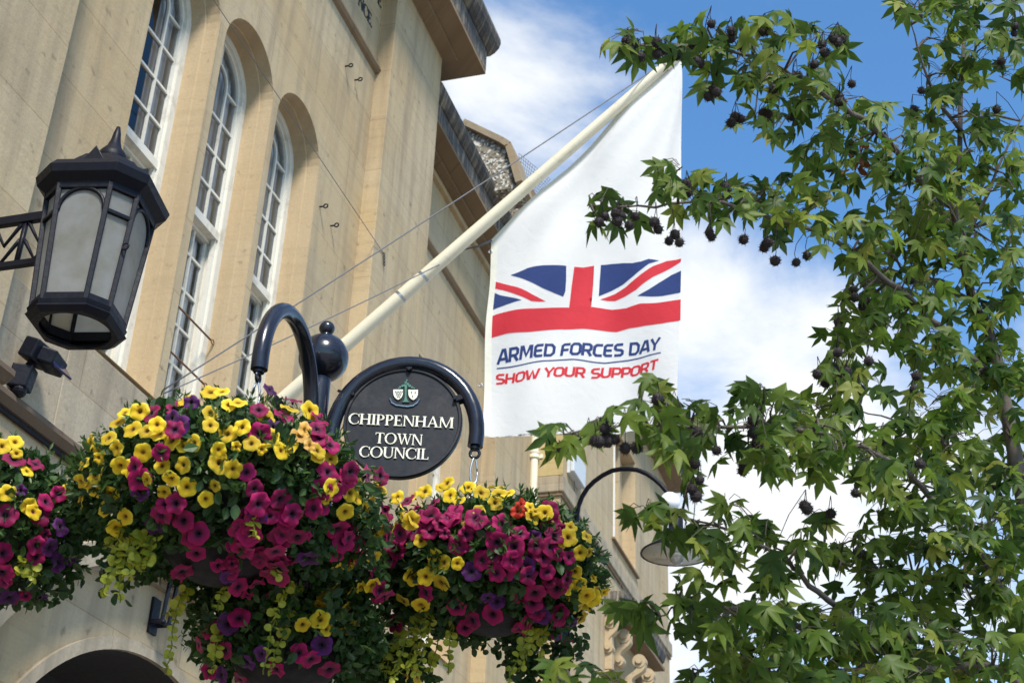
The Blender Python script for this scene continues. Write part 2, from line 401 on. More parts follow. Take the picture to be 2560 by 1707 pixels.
TH = thing('town_hall', (0, 8, 0), 'honey stone civic building with round-headed sash windows and black-stained eaves', 'building')
def arch(yc, w, z0, zs, n=20, r=None):
    r = w / 2 if r is None else r
    pts = [(yc - w / 2, z0)] + [(yc - r * math.cos(math.pi * i / n), zs + r * math.sin(math.pi * i / n)) for i in range(n + 1)] + [(yc + w / 2, z0)]
    return pts
WINS = [(7.19, 5.93, 9.22), (8.185, 5.93, 9.22), (9.165, 5.93, 9.22)]
WW = 0.885
REAR = [(13.15, 6.17, 8.80), (14.19, 6.17, 8.80)]
XB = -.28
holes = [arch(y, WW, a, b) for (y, a, b) in WINS]
AC, AZ, AR = 8.12, 2.55, 1.72
gate = [(AC - AR, 0.02)] + [(AC - AR * math.cos(math.pi * i / 40), AZ + AR * math.sin(math.pi * i / 40)) for i in range(41)] + [(AC + AR, 0.02)]
outer = [(-6, 0), (11.93, 0), (11.93, 12.45), (-6, 12.45)]
w = MB()
vs, fs = flat_with_holes(outer, holes + [gate], lambda u, v: (0, u, v)); w.add(vs, fs)
wall = w.build('wall', STONE, TH)
w = MB(); vs, fs = flat_with_holes([(11.95, 0), (16.99, 0), (16.99, 11.72), (11.95, 11.72)], [arch(y, WW, a, b) for (y, a, b) in REAR], lambda u, v: (XB, u, v)); w.add(vs, fs); w.build('wall', STONE, TH)
# reveals
for (y, a, b) in WINS + REAR:
    rv = MB()
    A = arch(y, WW, a, b); B = arch(y, WW - .025, a, b)
    rv.band([(0, u, v) for u, v in A], [(-.118, u, v) for u, v in A]); rv.band([(-.118, u, v) for u, v in A], [(-.124, u, v) for u, v in B])
    rv.band([(-.124, u, v) for u, v in B], [(-.30, u, v) for u, v in B])
    rv.add([(0.03, y - WW / 2, a), (0.03, y + WW / 2, a), (-.3, y + WW / 2, a + .04), (-.3, y - WW / 2, a + .04)], [(0, 1, 2, 3)])
    if y > 12: rv.v = [(x + XB, yy, z) for x, yy, z in rv.v]
    rv.build('window_reveal', STONE_WARM, TH, recalc=False)
rv = MB()
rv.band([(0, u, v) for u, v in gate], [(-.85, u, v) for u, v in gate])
rv.build('archway_reveal', UNLIT_DARK, TH, recalc=False)  # stone reveal coloured near black, its shade painted in
# unseen solid boxes behind the walls, added to block light
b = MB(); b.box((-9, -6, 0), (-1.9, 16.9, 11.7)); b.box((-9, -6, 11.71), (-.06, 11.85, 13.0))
b.box((-9, 17.06, 0), (-.4, 24.2, 12.3)); b.box((-1.9, -6.2, 0), (-.01, -5.9, 12.4)); b.build('light_block_body', UNLIT_DARK, TH)
# pilasters
for (y0, y1, z1_) in ((10.58, 11.95, 12.47), (4.43, 5.78, 12.47)):
    p = MB(); x1 = .17
    p.box((-.05, y0, 5.22), (x1, y1, z1_ + .01)); p.build('pilaster', STONE, TH, bevel=.006)
p = MB(); p.box((XB - .05, 15.38, 0), (XB + .18, 16.985, 11.73)); p.build('pilaster', STONE, TH, bevel=.006)
p = MB(); p.box((-.9, 11.88, 0), (-.005, 11.949, 12.46)); p.build('tower_side', STONE, TH)
# lower wall: rough panel under the windows, string course, arch hood
l = MB(); l.box((-.04, 5.79, 5.24), (.028, 6.60, 5.92)); l.box((-.04, 6.60, 5.24), (.028, 10.24, 5.90)); l.box((-.04, -6, 5.24), (.19, 4.42, 5.90))
l.build('window_apron', STONE_ROUGH, TH, bevel=.01)
t = MB()
prof = [(0, 5.24), (.05, 5.238), (.07, 5.22), (.07, 5.19), (.05, 5.17), (.03, 5.15), (0, 5.145)]
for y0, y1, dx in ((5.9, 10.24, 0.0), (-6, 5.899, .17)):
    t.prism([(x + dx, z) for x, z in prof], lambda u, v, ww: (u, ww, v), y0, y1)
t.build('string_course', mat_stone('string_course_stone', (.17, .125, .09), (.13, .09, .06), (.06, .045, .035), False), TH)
cb_ = MB(); cb_.tube([(.19, -5, 5.12), (.19, 5.7, 5.12)], .016, 8); cb_.tube([(.02, 5.9, 5.12), (.02, 10.4, 5.12)], .016, 8); cb_.build('cable_conduit', IRON, TH)
h = MB()
def archband(mb, r0, r1, x0, x1, n=64, a0=0, a1=math.pi):
    P = lambda r, x: [(x, AC - r * math.cos(a0 + (a1 - a0) * i / n), AZ + r * math.sin(a0 + (a1 - a0) * i / n)) for i in range(n + 1)]
    mb.band(P(r0, x0), P(r0, x1)); mb.band(P(r0, x1), P(r1, x1)); mb.band(P(r1, x1), P(r1, x0))
archband(h, 2.20, 2.235, 0, .05); archband(h, 2.235, 2.38, 0, .15); archband(h, 1.722, 1.80, 0, .03)
h.build('arch_hood_mould', STONE_ROUGH, TH)
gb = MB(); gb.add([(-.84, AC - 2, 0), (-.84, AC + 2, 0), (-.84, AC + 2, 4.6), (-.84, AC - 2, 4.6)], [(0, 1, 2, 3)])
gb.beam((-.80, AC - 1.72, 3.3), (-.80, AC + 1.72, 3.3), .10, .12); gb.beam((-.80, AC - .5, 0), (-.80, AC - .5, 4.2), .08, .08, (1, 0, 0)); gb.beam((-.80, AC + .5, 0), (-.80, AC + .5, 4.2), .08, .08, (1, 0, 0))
gb.build('archway_door', UNLIT_DARK, TH)  # back of the unlit archway, darkness put into the colour
# eaves of the taller part: soffit, fascia, gutter
e = MB(); EY = 12.35; ZS = 12.45
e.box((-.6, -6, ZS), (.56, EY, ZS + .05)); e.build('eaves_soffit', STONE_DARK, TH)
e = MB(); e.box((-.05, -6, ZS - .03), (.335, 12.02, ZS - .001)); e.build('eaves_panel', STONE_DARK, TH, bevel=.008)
e = MB(); e.box((-.6, -6, ZS + .052), (.562, EY + .002, ZS + .33)); e.build('eaves_fascia', CRUST, TH, bevel=.004)
e = MB(); gp = [(.44, ZS + .332), (.575, ZS + .335), (.63, ZS + .37), (.68, ZS + .43), (.70, ZS + .50), (.695, ZS + .56), (.66, ZS + .585), (.44, ZS + .59)]
e.prism(gp, lambda u, v, ww: (u, ww, v), -6, EY + .09); e.build('eaves_gutter_stone', CRUST, TH, bevel=.006)
e = MB(); e.add([(.44, -6, ZS + .58), (.44, EY, ZS + .58), (-5, EY, 15.5), (-5, -6, 15.5)], [(0, 1, 2, 3)]); e.add([(.44, EY, ZS + .58), (-5, EY, ZS + .58), (-5, EY, 15.5)], [(0, 1, 2)]); e.build('roof', CRUST, TH, recalc=False)
# eaves of the lower part
Z2, Y2 = 11.70, 18.0
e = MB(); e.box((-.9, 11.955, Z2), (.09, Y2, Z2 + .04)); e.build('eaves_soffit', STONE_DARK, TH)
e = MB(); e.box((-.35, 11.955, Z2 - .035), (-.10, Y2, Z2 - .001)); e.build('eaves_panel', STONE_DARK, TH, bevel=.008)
e = MB(); e.box((-.35, 11.956, Z2 - .11), (XB + .06, 16.99, Z2 - .036)); e.build('eaves_moulding', STONE, TH, bevel=.01)
e = MB(); e.box((-.9, 11.956, Z2 + .042), (.092, Y2, Z2 + .25)); e.build('eaves_fascia', CRUST, TH)
e = MB(); e.prism([(-.02, Z2 + .252), (.105, Z2 + .254), (.15, Z2 + .29), (.18, Z2 + .34), (.19, Z2 + .39), (.16, Z2 + .42), (-.02, Z2 + .422)], lambda u, v, ww: (u, ww, v), 11.957, Y2); e.build('eaves_gutter_stone', CRUST, TH, bevel=.005)
e = MB(); e.add([(-.02, 11.96, Z2 + .41), (-.02, Y2, Z2 + .41), (-4, Y2, Z2 + 2.9), (-4, 11.96, Z2 + 2.9)], [(0, 1, 2, 3)]); e.build('roof', CRUST, TH, recalc=False)
# drip moulds
for (y0, y1, zz, xw) in ((11.955, 15.37, 10.66, XB), (-4, 10.578, 11.17, 0)):
    d = MB(); d.prism([(0, zz + .05), (.05, zz + .045), (.06, zz), (.035, zz - .03), (0, zz - .045)], lambda u, v, ww: (xw + u, ww, v), y0, y1)
    d.build('drip_mould', STONE_DARK, TH)

# windows --------------------------------------------------------
def make_window(yc, z0, zs, label, curtain_off, xo=0.0):
    def shift(mb): mb.v = [(x + xo, y, z) for x, y, z in mb.v]; return mb
    wf = MB(); W0, W1 = WW - .025, WW - .16
    A, B = arch(yc, W0, z0 + .03, zs), arch(yc, W1, z0 + .11, zs)
    for (x0, x1, P, Q) in ((-.245, -.44, A, B),):
        wf.band([(x0, *p) for p in P], [(x0, *q) for q in Q]); wf.band([(x0, *q) for q in Q], [(x1, *q) for q in Q])
    wf.add([(-.245, *A[0]), (-.245, *A[-1]), (-.245, *B[-1]), (-.245, *B[0])], [(0, 1, 2, 3)])
    wf.box((-.34, yc - W1 / 2 - .02, z0 + .03), (-.20, yc + W1 / 2 + .02, z0 + .09))
    # inner bead of the frame
    C_, D_ = arch(yc, W1 + .004, z0 + .11, zs), arch(yc, W1 - .05, z0 + .11, zs)
    wf.band([(-.272, *p) for p in C_], [(-.272, *q) for q in D_]); wf.band([(-.272, *q) for q in D_], [(-.31, *q) for q in D_])
    win = shift(wf).build('window', WHITE, TH, recalc=False)
    win['label'] = label
    zr = zs - 1.38; hw = (W1 - .05) / 2; xu, xl = -.295, -.365
    s = MB()
    s.box((xu - .03, yc - hw - .03, zr), (xu + .035, yc + hw + .03, zr + .075))                # meeting rail
    s.box((xl - .03, yc - hw - .03, zr - .03), (xu - .031, yc + hw + .03, zr + .03))
    s.box((xl - .02, yc - hw - .03, z0 + .09), (xl + .025, yc + hw + .03, z0 + .18))
    for sg in (-1, 1):
        yb = yc + sg * .150
        s.box((xu - .015, yb - .011, zr + .07), (xu + .018, yb + .011, zs)); s.box((xl - .015, yb - .011, z0 + .17), (xl + .018, yb + .011, zr - .03))
        s.box((xl - .02, yc + sg * (hw + .005) - .022, z0 + .1), (xl + .02, yc + sg * (hw + .005) + .022, zr - .02))
    R = [(yc - .150 * math.cos(math.pi * i / 16), zs + .150 * math.sin(math.pi * i / 16)) for i in range(17)]
    for r0, r1 in ((.139, .161),):
        P = lambda r, x: [(x, yc - r * math.cos(math.pi * i / 16), zs + r * math.sin(math.pi * i / 16)) for i in range(17)]
        s.band(P(r0, xu - .014), P(r0, xu + .017)); s.band(P(r0, xu + .017), P(r1, xu + .017)); s.band(P(r1, xu + .017), P(r1, xu - .014))
    s.box((xu - .013, yc - .010, zs + .155), (xu + .016, yc + .010, zs + hw - .005))
    z = zs - .03
    while z > zr + .15:
        for (a, c) in ((-hw, -.161), (-.139, .139), (.161, hw)):
            if z > zs - .2 and a == -.139: continue
            s.box((xu - .013, yc + a, z - .011), (xu + .016, yc + c, z + .011))
        z -= .325
    z = zr - .26
    while z > z0 + .25:
        for (a, c) in ((-hw, -.161), (-.139, .139), (.161, hw)): s.box((xl - .013, yc + a, z - .011), (xl + .016, yc + c, z + .011))
        z -= .318
    shift(s).build('glazing_bars', WHITE, win)
    gm = MB(); U = arch(yc, 2 * hw + .03, zr + .06, zs)
    gm.add([(xu, *p) for p in U], [tuple(range(len(U)))[::-1]])
    gm.add([(xl, yc - hw, z0 + .15), (xl, yc + hw, z0 + .15), (xl, yc + hw, zr), (xl, yc - hw, zr)], [(0, 1, 2, 3)])
    shift(gm).build('pane', GLASS, win, recalc=False)
    c = MB(); n = 60
    for (xb, za_, zb_, co_) in ((-.352, zr + .04, zs + .5, curtain_off), (-.418, z0, zr + .04, .05)):
        A_, B_ = [], []
        for i in range(n + 1):
            u = yc - hw + co_ + (2 * hw - co_) * i / n; x = xb + .010 * math.sin(i * 1.05) + .006 * math.sin(i * 2.7)
            A_.append((x, u, za_)); B_.append((x, u, zb_))
        c.band(A_, B_)
    shift(c).build('curtain', CURTAIN, win, smooth=True)
    r = MB(); r.box((-1.5, yc - .48, z0 - .2), (-.435, yc + .48, zs + .8))
    ff = r.f[:]; r.f = [q for q in ff if q != (1, 2, 6, 5)]; r.m = r.m[:5]; r.a = r.a[:5]
    shift(r).build('dark_interior', UNLIT_DARK, win, recalc=False)
    return win
lw = make_window(*WINS[0], 'round-headed window behind the wall lantern, cut by the top of the photo', .46)
mw_ = make_window(*WINS[1], 'middle round-headed window with two rusty rods across its foot', .42)
rw_ = make_window(*WINS[2], 'round-headed window nearest the flagpole', .40)
for k, q in enumerate(REAR): make_window(*q, ('narrow window seen below the black sign', 'window seen between the black sign and the right flower basket')[k], .2, XB)
for (ya, za, yb, zb) in ((7.74, 6.93, 8.56, 6.93), (7.74, 6.55, 8.56, 6.55)):
    r = MB(); r.tube([(-.19, ya, za), (-.19, yb, zb)], .008, 8); r.ringtube((-.19, yb + .03, zb), (0, 1, 0), (0, 0, 1), .02, .005, 10, 5); r.build('rusty_rod', RUST, mw_, smooth=True)

# raking gable of pebble dash above the lower roof, with netting
gbl = MB(); YG = 14.0
P = [tuple(onY(1060 + x * 400 / 1568, 200 + y * 400 / 1568, YG)[[0, 2]]) for x, y in ((395, 430), (765, 600), (822, 640), (935, 1000), (935, 1400), (500, 1300))]
P = P[:4] + [(P[3][0], Z2 + .3), (-.6, Z2 + .3), (P[0][0] - .5, P[0][1] - .1)]
gbl.prism(P, lambda u, v, ww: (u, ww, v), YG, YG + .45); gable = gbl.build('gable_parapet', PEBBLE, TH)
cp = MB(); C0 = [onY(1060 + x * 400 / 1568, 200 + y * 400 / 1568, YG - .05) for x, y in ((385, 412), (760, 592), (828, 636), (932, 1000))]
for i in range(3): cp.beam(C0[i] + np.array([0, .27, 0]), C0[i + 1] + np.array([0, .27, 0]), .58, .085, (0, 0, 1) if i < 2 else (1, 0, 0))
cp.build('coping', mat_stone('lichen_coping', (.33, .27, .19), (.30, .20, .10), (.15, .12, .09), False, .7), gable)
gb2 = MB(); YH = 15.6; P2 = [tuple(onY(1060 + x * 400 / 1568, 200 + y * 400 / 1568, YH)[[0, 2]]) for x, y in ((850, 1120), (1030, 1065), (1075, 1075), (1098, 1130), (950, 1400), (800, 1400))]
gb2.prism(P2, lambda u, v, ww: (u, ww, v), YH, YH + .4); gb2.build('gable_parapet', PEBBLE, TH)
nt_ = MB()
def npx(x, y, Y): return onY(1060 + x * 400 / 1568, 200 + y * 400 / 1568, Y)
N0, N1, N2, N3 = npx(850, 690, 14.5), npx(930, 720, 14.5), npx(1240, 975, 15.6), npx(1100, 1120, 15.6); N0 = npx(935, 1000, 14.5)
for i in range(15):
    s_ = i / 14; nt_.tube([N0 + (N3 - N0) * s_, N1 + (N2 - N1) * s_], .0035, 4); s2 = i / 14
for i in range(9):
    s_ = i / 8; nt_.tube([N0 + (N1 - N0) * s_, N3 + (N2 - N3) * s_], .0035, 4)
nt_.build('bird_netting', CABLE, TH)

# serif capitals ---------------------------------------------------
def arcband(cx, cy, rx, ry, icx, icy, irx, iry, a0, a1, n=18):
    out = []
    for i in range(n):
        q0, q1 = math.radians(a0 + (a1 - a0) * i / n), math.radians(a0 + (a1 - a0) * (i + 1) / n)
        out.append([(cx + rx * math.cos(q0), cy + ry * math.sin(q0)), (cx + rx * math.cos(q1), cy + ry * math.sin(q1)),
                    (icx + irx * math.cos(q1), icy + iry * math.sin(q1)), (icx + irx * math.cos(q0), icy + iry * math.sin(q0))])
    return out
def R_(x0, y0, x1, y1): return [(x0, y0), (x1, y0), (x1, y1), (x0, y1)]
def stem(x, w=.15, y0=0, y1=1, s0=True, s1=True, e=.07):
    o = [R_(x, y0, x + w, y1)]
    if s0: o.append(R_(x - e, y0, x + w + e, y0 + .05))
    if s1: o.append(R_(x - e, y1 - .05, x + w + e, y1))
    return o
def glyph(ch):
    if ch == 'C': return arcband(.47, .5, .44, .52, .52, .5, .34, .46, 48, 312, 26) + [[(.76, .72), (.82, .70), (.82, .98), (.77, .93)], [(.77, .30), (.83, .28), (.80, .10), (.75, .09)]], .86
    if ch == 'O': return arcband(.5, .5, .48, .52, .5, .5, .33, .465, 0, 360, 36), 1.0
    if ch == 'H': return stem(.08) + stem(.64) + [R_(.23, .47, .64, .54)], .90
    if ch == 'I': return stem(.08), .34
    if ch == 'P': return stem(.08) + arcband(.30, .73, .31, .27, .30, .73, .16, .215, -90, 90, 16) + [R_(.20, .945, .31, 1.0), R_(.20, .46, .31, .515)], .66
    if ch == 'E': return stem(.08, .15) + [R_(.22, .94, .56, 1), R_(.22, 0, .60, .06), R_(.22, .48, .46, .54), R_(.53, .80, .565, .95), R_(.565, .05, .605, .22), R_(.43, .42, .46, .60)], .68
    if ch == 'L': return stem(.08, .15) + [R_(.22, 0, .58, .06), R_(.545, .05, .585, .24)], .64
    if ch == 'T': return stem(.30, .15, s1=False) + [R_(.03, .94, .72, 1), R_(.03, .78, .065, .95), R_(.685, .78, .72, .95)], .76
    if ch == 'N': return stem(.08, .07) + stem(.72, .07, s0=False) + [[(.06, 1), (.24, 1), (.79, -.01), (.70, -.01)]], .88
    if ch == 'A': return [[(.08, .0), (.15, 0), (.46, 1.0), (.40, 1.0)], [(.38, 1.02), (.48, 1.02), (.82, 0), (.65, 0)], R_(.20, .32, .62, .38), R_(.0, 0, .24, .05), R_(.57, 0, .90, .05)], .90
    if ch == 'M': return stem(.08, .07, s1=False) + stem(.86, .15) + [[(.03, 1), (.24, 1), (.57, .02), (.50, .02)], [(.84, 1), (.90, 1), (.57, .02), (.50, .02)]], 1.10
    if ch == 'W': return [[(.06, 1), (.22, 1), (.44, 0), (.37, 0)], [(.37, 0), (.43, 0), (.68, .95), (.62, .95)], [(.50, 1), (.66, 1), (.90, 0), (.83, 0)], [(.83, 0), (.88, 0), (1.12, 1), (1.06, 1)], R_(.0, .95, .30, 1.0), R_(.97, .95, 1.20, 1.0), R_(.45, .95, .74, 1.0)], 1.2
    if ch == 'U': return stem(.08, .15, .3, 1, False) + stem(.68, .07, .3, 1, False) + arcband(.415, .32, .335, .33, .455, .32, .225, .26, 180, 360, 18), .86
    if ch == '.': return [R_(.04, 0, .18, .13)], .22
    return [], .4
def letters(mb, text, fn, x0, x1, depth, m=0):
    """fn(s,t,d): s along (0..1 of x0..x1), t height (cap=1)"""
    tot = sum(glyph(c)[1] for c in text); x = 0; k = 0
    for c in text:
        G, wd = glyph(c)
        for P in G:
            k += 1
            mb.prism(P, lambda u, v, ww, x=x: fn(x0 + (x1 - x0) * (x + u) / tot, v, ww), 0, depth * (1 + .04 * (k % 5)), m)
        x += wd
ins = MB()
for text, ya, yb, zz in (('NCE.', 10.0, 10.37, 11.57), ('E', 10.44, 10.545, 11.98)):
    for k, off in enumerate((-.007, 0.0, .007)):
        q = MB(); letters(q, text, lambda s, t, d: (.0015 + .0012 * k + d, s + off, t), ya, yb, .001)
        q.v = [(x, y, zz + z * .15) for x, y, z in q.v]; ins.add(q.v, q.f)
ins.build('inscription', INK, TH)

# ------------------------------------------------------------------ corner building
X3, Y3, Y3e, Z3 = .29, 17.0, 24.4, 12.46
CB = thing('corner_building', (0, 20, 0), 'cream stone building beyond the flag with recessed slot window and scroll brackets', 'building')
c = MB(); nich = [(20.14, 9.71), (21.65, 9.71), (21.65, 11.67), (20.14, 11.67)]
vs, fs = flat_with_holes([(Y3, 0), (Y3e, 0), (Y3e, Z3), (Y3, Z3)], [nich], lambda u, v: (X3, u, v)); c.add(vs, fs)
c.add([(-8, Y3, 0), (X3, Y3, 0), (X3, Y3, Z3), (-8, Y3, Z3)], [(0, 1, 2, 3)]); c.add([(-8, Y3e, 0), (X3, Y3e, 0), (X3, Y3e, Z3), (-8, Y3e, Z3)], [(0, 3, 2, 1)])
c.build('wall', STONE, CB, recalc=False)
c = MB(); N = [(X3, *p) for p in nich]; c.band(N, [(X3 - .22, *p) for p in nich], closed=True); c.add([(X3 - .22, *p) for p in nich], [(0, 1, 2, 3)])
c.box((X3 - .215, 20.85, 9.73), (X3 - .10, 20.96, 11.65))
c.build('window_recess', STONE_WARM, CB, recalc=False)
c = MB(); c.box((X3 - .2, 19.95, 9.67), (X3 + .05, 21.75, 9.709)); c.build('window_sill', STONE_DARK, CB, bevel=.008)
c = MB(); c.box((X3 - .02, 20.06, 9.73), (X3 + .02, 20.11, 11.73)); c.build('window_surround', WHITE, CB, bevel=.004)
c = MB(); c.box((X3 - .01, Y3 - .055, 9.18), (X3 + .055, Y3e, 9.41)); c.box((-.3, Y3 - .055, 9.18), (X3 - .011, Y3 + .02, 9.41))
c.build('string_course', STONE_ROUGH, CB, bevel=.015)
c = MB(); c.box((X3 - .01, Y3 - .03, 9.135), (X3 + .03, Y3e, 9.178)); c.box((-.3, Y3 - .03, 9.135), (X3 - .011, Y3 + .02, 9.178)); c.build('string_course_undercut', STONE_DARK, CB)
c = MB(); c.box((-.3, Y3 - .045, 9.413), (X3 + .04, Y3 - .002, 10.07)); c.build('quoin', mat_stone('yellow_rough_quoin', (.50, .40, .20), (.47, .34, .15), (.2, .15, .08), True, .7, .5, .2, .6), CB, bevel=.01)
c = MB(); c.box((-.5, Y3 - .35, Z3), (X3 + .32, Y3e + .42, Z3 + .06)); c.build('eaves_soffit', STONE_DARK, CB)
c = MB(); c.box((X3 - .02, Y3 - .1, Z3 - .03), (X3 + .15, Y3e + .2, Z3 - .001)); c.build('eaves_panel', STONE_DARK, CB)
c = MB(); c.box((-.5, Y3 - .352, Z3 + .062), (X3 + .322, Y3e + .422, Z3 + .28)); c.box((-.5, Y3 - .4, Z3 + .282), (X3 + .42, Y3e + .5, Z3 + .45)); c.build('eaves_fascia', CRUST, CB, bevel=.01)
c = MB(); c.add([(X3 + .3, Y3 - .3, Z3 + .44), (X3 + .3, Y3e + .4, Z3 + .44), (-4, Y3e + .4, Z3 + 3), (-4, Y3 - .3, Z3 + 3)], [(0, 1, 2, 3)]); c.build('roof', CRUST, CB, recalc=False)
# console hood on the facade: ledge, soffit and scroll brackets
YC = 18.9
def zc(x, y): return 1400 + x * 400 / 2352, 1442 + y * 400 / 2352
led = onX(*zc(960, 450), X3 + .32)
ZL = led[2]; YL = led[1]
c = MB(); c.prism([(X3 - .01, 0), (X3 + .20, 0), (X3 + .22, .05), (X3 + .28, .09), (X3 + .32, .20), (X3 + .32, .26), (X3 - .01, .28)], lambda u, v, ww: (u, ww, ZL + v), YL, 22.5)
hood = c.build('hood_ledge', CRUST, CB, bevel=.008)
sp = MB()
for i in range(70):
    y_ = YL + .02 + (22.5 - YL - .05) * i / 70; sp.tube([(X3 + .25, y_, ZL + .27), (X3 + .25 + RND.uniform(-.03, .05), y_ + RND.uniform(-.02, .02), ZL + .27 + RND.uniform(.08, .16))], .002, 3)
setp(sp.build('bird_spikes', CABLE, hood), kind='stuff')
c = MB(); c.box((X3 - .01, YL + .1, ZL - .85), (X3 + .10, YL + .25, ZL - .002)); c.box((X3 - .01, YL + .1, ZL - 3), (X3 + .06, YL + .7, ZL - .86)); c.build('hood_pilaster', STONE_WARM, CB, bevel=.006)
def console(px_top, px_bot, Y, r0, r1, wd):
    a_, b_ = onY(*px_top, Y), onY(*px_bot, Y); mb = MB()
    fn = lambda u, v, ww: (u, Y + ww, v)
    for q, r in ((a_, r0), (b_, r1)):
        for rr, dd in ((1.0, 0.0), (.55, -.02), (.48, -.035)):
            mb.prism([(q[0] + r * rr * math.cos(2 * math.pi * i / 28), q[2] + r * rr * math.sin(2 * math.pi * i / 28)) for i in range(28)], fn, wd if rr == 1 else 0, dd)
    d = np.array([b_[0] - a_[0], b_[2] - a_[2]]); nrm = np.array([-d[1], d[0]]); nrm /= np.linalg.norm(nrm)
    A2, B2 = np.array([a_[0], a_[2]]), np.array([b_[0], b_[2]])
    L1, L2 = [], []
    for i in range(15):
        s_ = i / 14; c0 = A2 + d * s_ + nrm * .05 * math.sin(2 * math.pi * s_); wdt = r0 * .95 * (1 - s_) + r1 * .95 * s_ - .04 * math.sin(math.pi * s_)
        L1.append(tuple(c0 + nrm * wdt)); L2.append(tuple(c0 - nrm * wdt * .9))
    for i in range(14):
        mb.prism([L1[i], L1[i + 1], L2[i + 1], L2[i]], fn, .012, wd - .003)
    mb.build('scroll_bracket', STONE_WARM, CB)
console(zc(740, 640), zc(700, 1030), 19.55, .105, .075, .16)
console(zc(930, 860), zc(860, 1220), 20.05, .105, .078, .16)
console(zc(1160, 1225), zc(1010, 1600), 20.5, .10, .08, .15)
console(zc(1290, 1430), zc(1140, 1750), 21.1, .10, .08, .15)
c = MB(); s0 = onX(*zc(1200, 660), X3 + .02); 
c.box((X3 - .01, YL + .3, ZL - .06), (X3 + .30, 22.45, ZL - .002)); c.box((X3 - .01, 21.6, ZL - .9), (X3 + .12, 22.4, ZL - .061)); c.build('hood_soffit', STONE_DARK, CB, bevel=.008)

dp = thing('drainpipe', (0.2, Y3 - .1, 0), 'cream painted drainpipe with a collar running down the stone corner below the flag', 'drainpipe')
dx = onY(1335, 1180, Y3 - .09)[0]
d = MB(); d.tube([(dx, Y3 - .10, 0), (dx, Y3 - .10, Z3 - .2)], .055, 16); d.build('pipe', CREAM, dp, smooth=True, angle=40)
for zz in (9.71, 6.8):
    d = MB(); d.lathe([(.058, -.06), (.075, -.05), (.075, -.01), (.07, 0), (.078, .01), (.078, .05), (.058, .06)], (dx, Y3 - .10, zz), 18); d.box((dx - .11, Y3 - .06, zz - .03), (dx + .11, Y3 - .05, zz + .03)); d.build('collar', CREAM, dp, smooth=True, angle=40)
jb = thing('junction_box', (X3, 17.5, 9.6), 'small pale grey utility box on the stone wall left of the curved lamp arm', 'utility box')
d = MB(); d.box((X3 + .001, 17.30, 9.60), (X3 + .055, 17.90, 9.94)); d.build('back_plate', GREYBOX, jb, bevel=.004)
d = MB(); d.box((X3 + .057, 17.28, 9.61), (X3 + .11, 17.92, 9.95)); d.build('lid', GREYBOX, jb, bevel=.008)
d = MB(); d.tube([(X3 + .03, 17.6, 9.60), (X3 + .02, 17.65, 9.45), (X3 + .075, 17.7, 9.35), (X3 + .07, 17.75, 9.0), (X3 + .03, 17.8, 8.7)], .007, 6); d.build('cable', CABLE, jb)

# street lamp with arched arm ------------------------------------------------
TL = 12.0
def zr(x, y): return 1360 + x * 400 / 2352, 1080 + y * 400 / 2352
pl = at(1419, 1310, TL); YLp = pl[1]
SL = thing('street_lamp', (pl[0], YLp, 0), 'black street lamp with thin hooped arm, white ball and dish shade behind the leaves', 'street lamp')
d = MB(); d.lathe([(.075, 0), (.075, .6), (.045, .7), (.04, pl[2] + .10), (.03, pl[2] + .12)], (pl[0], YLp, 0), 14); d.build('post', IRON, SL, smooth=True, angle=40)
A_ = [onY(*zr(x, y), YLp) for x, y in ((470, 1558), (480, 1350), (490, 1200), (505, 1090), (560, 950), (640, 820), (740, 720), (860, 635), (1000, 565), (1120, 543), (1240, 540), (1370, 555), (1500, 605), (1620, 685), (1720, 775), (1810, 880), (1880, 1000), (1930, 1100), (1960, 1210))]
d = MB(); d.tube(A_, .020, 10); d.build('arm', IRON, SL, smooth=True)
d = MB(); q = onY(*zr(400, 1225), YLp); d.beam((pl[0], YLp, q[2]), (A_[2][0], YLp, q[2]), .05, .05); d.ball((pl[0] + .06, YLp, q[2]), .035); d.beam(onY(*zr(270, 1130), YLp), onY(*zr(330, 1260), YLp), .03, .03); d.build('bracket', IRON, SL, bevel=.006)
gq = onY(*zr(1852, 1025), YLp - .08); d = MB(); d.ball(gq, .083, 24, 16); d.build('globe', OPAL, SL, smooth=True)
sc = onY(1648, 1378, YLp); sx = onY(1690, 1340, YLp)[0]; sc[0] = sx
d = MB(); d.lathe([(.03, .30), (.06, .27), (.06, .19), (.11, .15), (.12, .09), (.29, -.02), (.292, -.03), (.28, -.025), (.11, .06), (.04, .07)], sc, 28); d.build('shade', [IRON], SL, smooth=True, angle=50)
d = MB(); d.lathe([(.275, -.0275), (.115, .052), (.03, .06)], sc, 28); d.build('reflector', ENAMEL, SL, smooth=True)
d = MB(); d.lathe([(.03, .05), (.06, .02), (.065, -.04), (.05, -.10), (.015, -.12)], sc, 20); d.build('lamp_glass', CLEARBULB, SL, smooth=True)
d = MB(); d.tube([A_[-1], (sx, YLp, sc[2] + .38), (sx, YLp, sc[2] + .28)], .018, 8); d.build('neck', IRON, SL, smooth=True)

